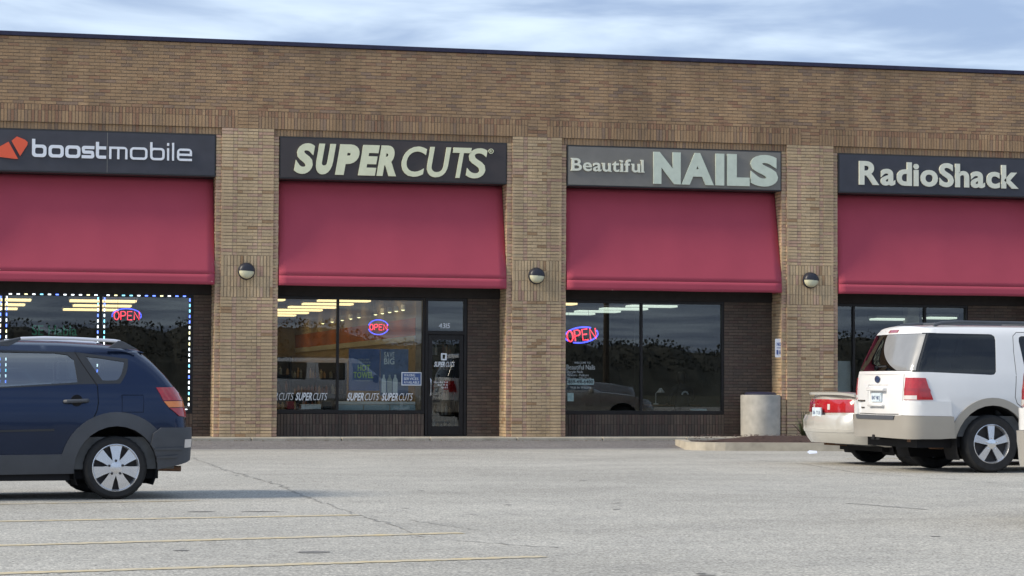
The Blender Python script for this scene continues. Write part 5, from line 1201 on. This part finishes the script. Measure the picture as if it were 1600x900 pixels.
    k = MB(); k.box(-1.0, 2.4, -.88, .88, .48, .75); kb(k, 'cabin_floor', 'seat', t, K, False)
    well(t, K, 0, .985, R, zc); well(t, K, wb, .985, R, zc); seats(t, K, (.3, 1.1, 1.9), .75, .62)
    return t

# ---- champagne sedan with a full-width red tail panel
def sedan(label, loc, rz, paint, K=1.08, blank=False):
    t = thing('parked_sedan', label, 'car', loc, rz)
    hw = smooth([.2, .4, .65, .8, .95, 1.02, 1.2, 1.36, 1.42], [.84, .89, .91, .90, .87, .84, .74, .62, .52], .03)
    xr = smooth([.3, .40, .50, .60, .66, .70, .90, 1.0, 1.1], [-.93, -1.01, -1.06, -1.085, -1.07, -1.03, -1.03, -.97, -.95], .02); xfl = smooth([.2, .5, .7, .9, 1.05], [3.55, 3.62, 3.6, 3.45, 3.3])
    xru = smooth([.95, 1.05, 1.34, 1.42], [-.30, -.17, .42, .62], .03); xfu = smooth([.95, 1.35, 1.42], [2.35, 1.42, 1.2])
    lo = Shell(hw, xr, xfl, .30, .4, bulge=.10); lo.setup(.7); up_ = Shell(hw, xru, xfu, .2, .25, bl=.45, bulge=.12, fbulge=.16); up_.setup(1.15)
    zt = lambda x: float(np.interp(x, [-1.1, -.9, -.3, 0, 2.2, 3.0, 3.6], [1.0, 1.005, 1.015, 1.01, .98, .90, .76])); P = lo.poly; zc = .32; R = .40; wb = 2.77
    dom = [('s', lo.smin, .36), ('s', lo.A-.3, .35), (-.5, .27), (3.0, .24), ('s', lo.smax, .27), ('s', lo.smax, .74), ('f', .3, .74)]+[(x, zt(x)) for x in np.linspace(3.35, -.8, 34)]+[('s', lo.A-.3, 1.0), ('s', lo.smin, 1.0)]
    reg = [('body', P(dom), 0), ('bumper', P([(-.52, .30), (-.55, .66), ('s', lo.A-.2, .685), ('s', lo.smin, .685), ('s', lo.smin, .36), ('s', lo.A-.3, .35)]), .06), ('bumper2', P([(3.1, .26), (3.1, .6), ('s', lo.smax, .6), ('s', lo.smax, .28)]), .05),
           ('rub', P([(-.50, .50), (-.5, .54), ('s', lo.smin, .54), ('s', lo.smin, .50)]), .068)]
    reg += [('lamp', P([('s', lo.A-.06, .90), ('s', lo.A-.10, .765), ('s', lo.smin, .755), ('s', lo.smin, .945), ('s', lo.A-.3, .945)]), .01), ('lamp_low', P([('s', lo.A-.12, .775), ('s', lo.A-.12, .80), ('s', lo.smin, .79), ('s', lo.smin, .765)]), .013), ('clear', P([('y', .29, .80), ('y', .23, .80), ('y', .23, .88), ('y', .29, .88)]), .014)]
    reg += [('head', P([(3.2, .70), ('s', lo.B+.5, .70), ('s', lo.B+.5, .60), (3.2, .60)]), .006), ('seam', line(P([(.32, 1.01), (.36, .8), (.42, .6), (.42, .3)])), -.002), ('seam', line(P([(1.3, 1.0), (1.3, .3)])), -.002), ('seam', line(P([(2.2, .98), (2.2, .3)])), -.002), ('mould', P([(.44, .56), (2.3, .56), (2.3, .60), (.44, .60)]), .012)]
    reg += [(None, P(circ(0, zc, R, 0, 360)[:-1]), 0), (None, P(circ(wb, zc, R, 0, 360)[:-1]), 0)]
    res = shell_parts(lo, reg); Q = up_.poly; ztr = 1.37
    dom = [('s', up_.smin, 1.0)]+[(x, zt(x)-.012) for x in np.linspace(0, 1.95, 14)]+[('s', up_.smax, .97), ('s', up_.smax, ztr), ('s', up_.smin, ztr)]
    ru = [('body', Q(dom), 0), ('rear_glass', Q([('s', up_.A-.26, 1.04), ('s', up_.smin, 1.03), ('s', up_.smin, 1.345), ('s', up_.A-.26, 1.345)]), -.004), ('screen', Q([('s', up_.B+.3, 1.02), ('s', up_.smax, 1.0), ('s', up_.smax, 1.34), ('s', up_.B+.3, 1.34)]), -.004)]
    ru += [('glass_a', Q([(.10, 1.06), (1.16, 1.04), (1.16, 1.335), (.62, 1.335)]), -.006), ('glass_b', Q([(1.26, 1.04), (2.0, 1.03), (1.62, 1.32), (1.26, 1.335)]), -.006)]
    rs = shell_parts(up_, ru, .06)
    cap(res['body'][0], lo, lambda u: zt(lo.pt(u, .9).x) if lo.A < u < lo.B else (1.0 if u <= lo.A else .74), .035); cap(rs['body'][0], up_, lambda u: ztr, .05)
    for q in (0, 1): res['body'][q].add(rs['body'][q].v, rs['body'][q].f)
    mirror_parts(t, K, res, {'body': ('body', paint, True), 'seam': ('door_gap', 'seam', True), 'bumper': ('bumper', paint, True), 'bumper2': ('bumper', paint, True), 'rub': ('bumper_strip', paint, True), 'mould': ('side_moulding', paint, False), 'head': ('headlight', 'clearlens', False), 'lamp': ('tail_panel', 'redlens', True), 'lamp_low': ('tail_strip', 'redlens2', True), 'clear': ('reverse_light', 'clearlens', False)})
    mirror_parts(t, K, rs, {'rear_glass': ('rear_window', 'carglass', True), 'screen': ('windscreen', 'carglass', True), 'glass_a': ('window', 'carglass', False), 'glass_b': ('window', 'carglass', False)})
    k = MB(); n = 16; vs = []
    for i in range(n+1):
        y = -.80+1.6*i/n; c = abs(y)/.8; x0 = -1.12+.17*c**3; z = 1.05-.03*c**6; vs += [(x0, y, z-.035), (x0-.01, y, z), (x0+.10, y, z+.012), (x0+.24, y, z-.02)]
    k.add(vs, [(4*i+a, 4*i+a+1, 4*i+a+5, 4*i+a+4) for i in range(n) for a in range(3)]+[(0, 1, 2, 3)]); kb(k, 'spoiler', paint, t, K)
    k = MB(); k.box(-1.20, -1.175, -.155, .155, .67, .83); kb(k, 'licence_plate', 'plate', t, K, False, .004)
    k = MB(); text_line(k, '316 TLB', -.13, .73, .05, 0, .004, .01, 0, .26); k.v = [(-1.201+p[1], -p[0], p[2]) for p in k.v]; kb(k, 'plate_number', bpy.data.materials.get('plate_ink') or 'seam', t, K, False)
    for s in (-1, 1):
        for wx in (0, wb): wheel(t, wx, s*.775, .32, .205, .20, K, 'five', s)
        k = MB(); k.lathe([(0, -.05), (.07, -.05), (.09, 0), (.07, .05), (0, .06)], 16, (1.95, s*.98, 1.03), 'x'); kb(k, 'side_mirror', paint, t, K)
        k = MB(); k.tube([(.50, s*.88, .84), (.50, s*.915, .84), (.66, s*.915, .84), (.66, s*.88, .84)], .014, 8); kb(k, 'door_handle', paint, t, K)
    k = MB(); k.box(-.5, 3.3, -.74, .74, .20, .30); kb(k, 'underbody', 'seam', t, K, False)
    k = MB(); k.tube([(-.45, .5, .28), (-.85, .5, .30)], .03, 10); kb(k, 'exhaust', 'rust', t, K)
    k = MB(); k.box(-.7, 2.2, -.78, .78, .28, .55); kb(k, 'cabin_floor', 'seat', t, K, False)
    well(t, K, 0, .89, R, zc); well(t, K, wb, .89, R, zc); seats(t, K, (.5, 1.4), .5, .55)
    return t
def place_rear(px_contact, ycar, rz, K):
    """origin (middle of the rear axle on the ground) from the contact point of one rear wheel at lateral offset ycar"""
    c, s = math.cos(rz), math.sin(rz); return (px_contact[0]+s*ycar*K, px_contact[1]-c*ycar*K, 0)
rz = math.radians(180+6.0); blue_wagon('dark blue wagon with grey lower cladding and silver roof rails', place_rear((1.564, 24.50), .86, rz, 1.05), rz)
rz = math.radians(1.5); white_suv('white SUV with beige lower body and red tail lights beside the silver sedan', place_rear((14.325, 30.55), -.97, rz, 1.08), rz)
rz = math.radians(2.5); sedan('champagne sedan with full-width red tail panel behind the white SUV', place_rear((14.42, 33.4), -.87, rz, 1.08), rz, 'champagne')
# two cars out of frame to the right that show only as reflections in the shop glass
white_suv('white SUV parked out of frame, mirrored in the haircut shop window', (10.9, 19.0, 0), math.radians(2))
sedan('black sedan parked out of frame, mirrored in the nail shop window', (20.4, 13.0, 0), math.radians(4), 'darkcar')
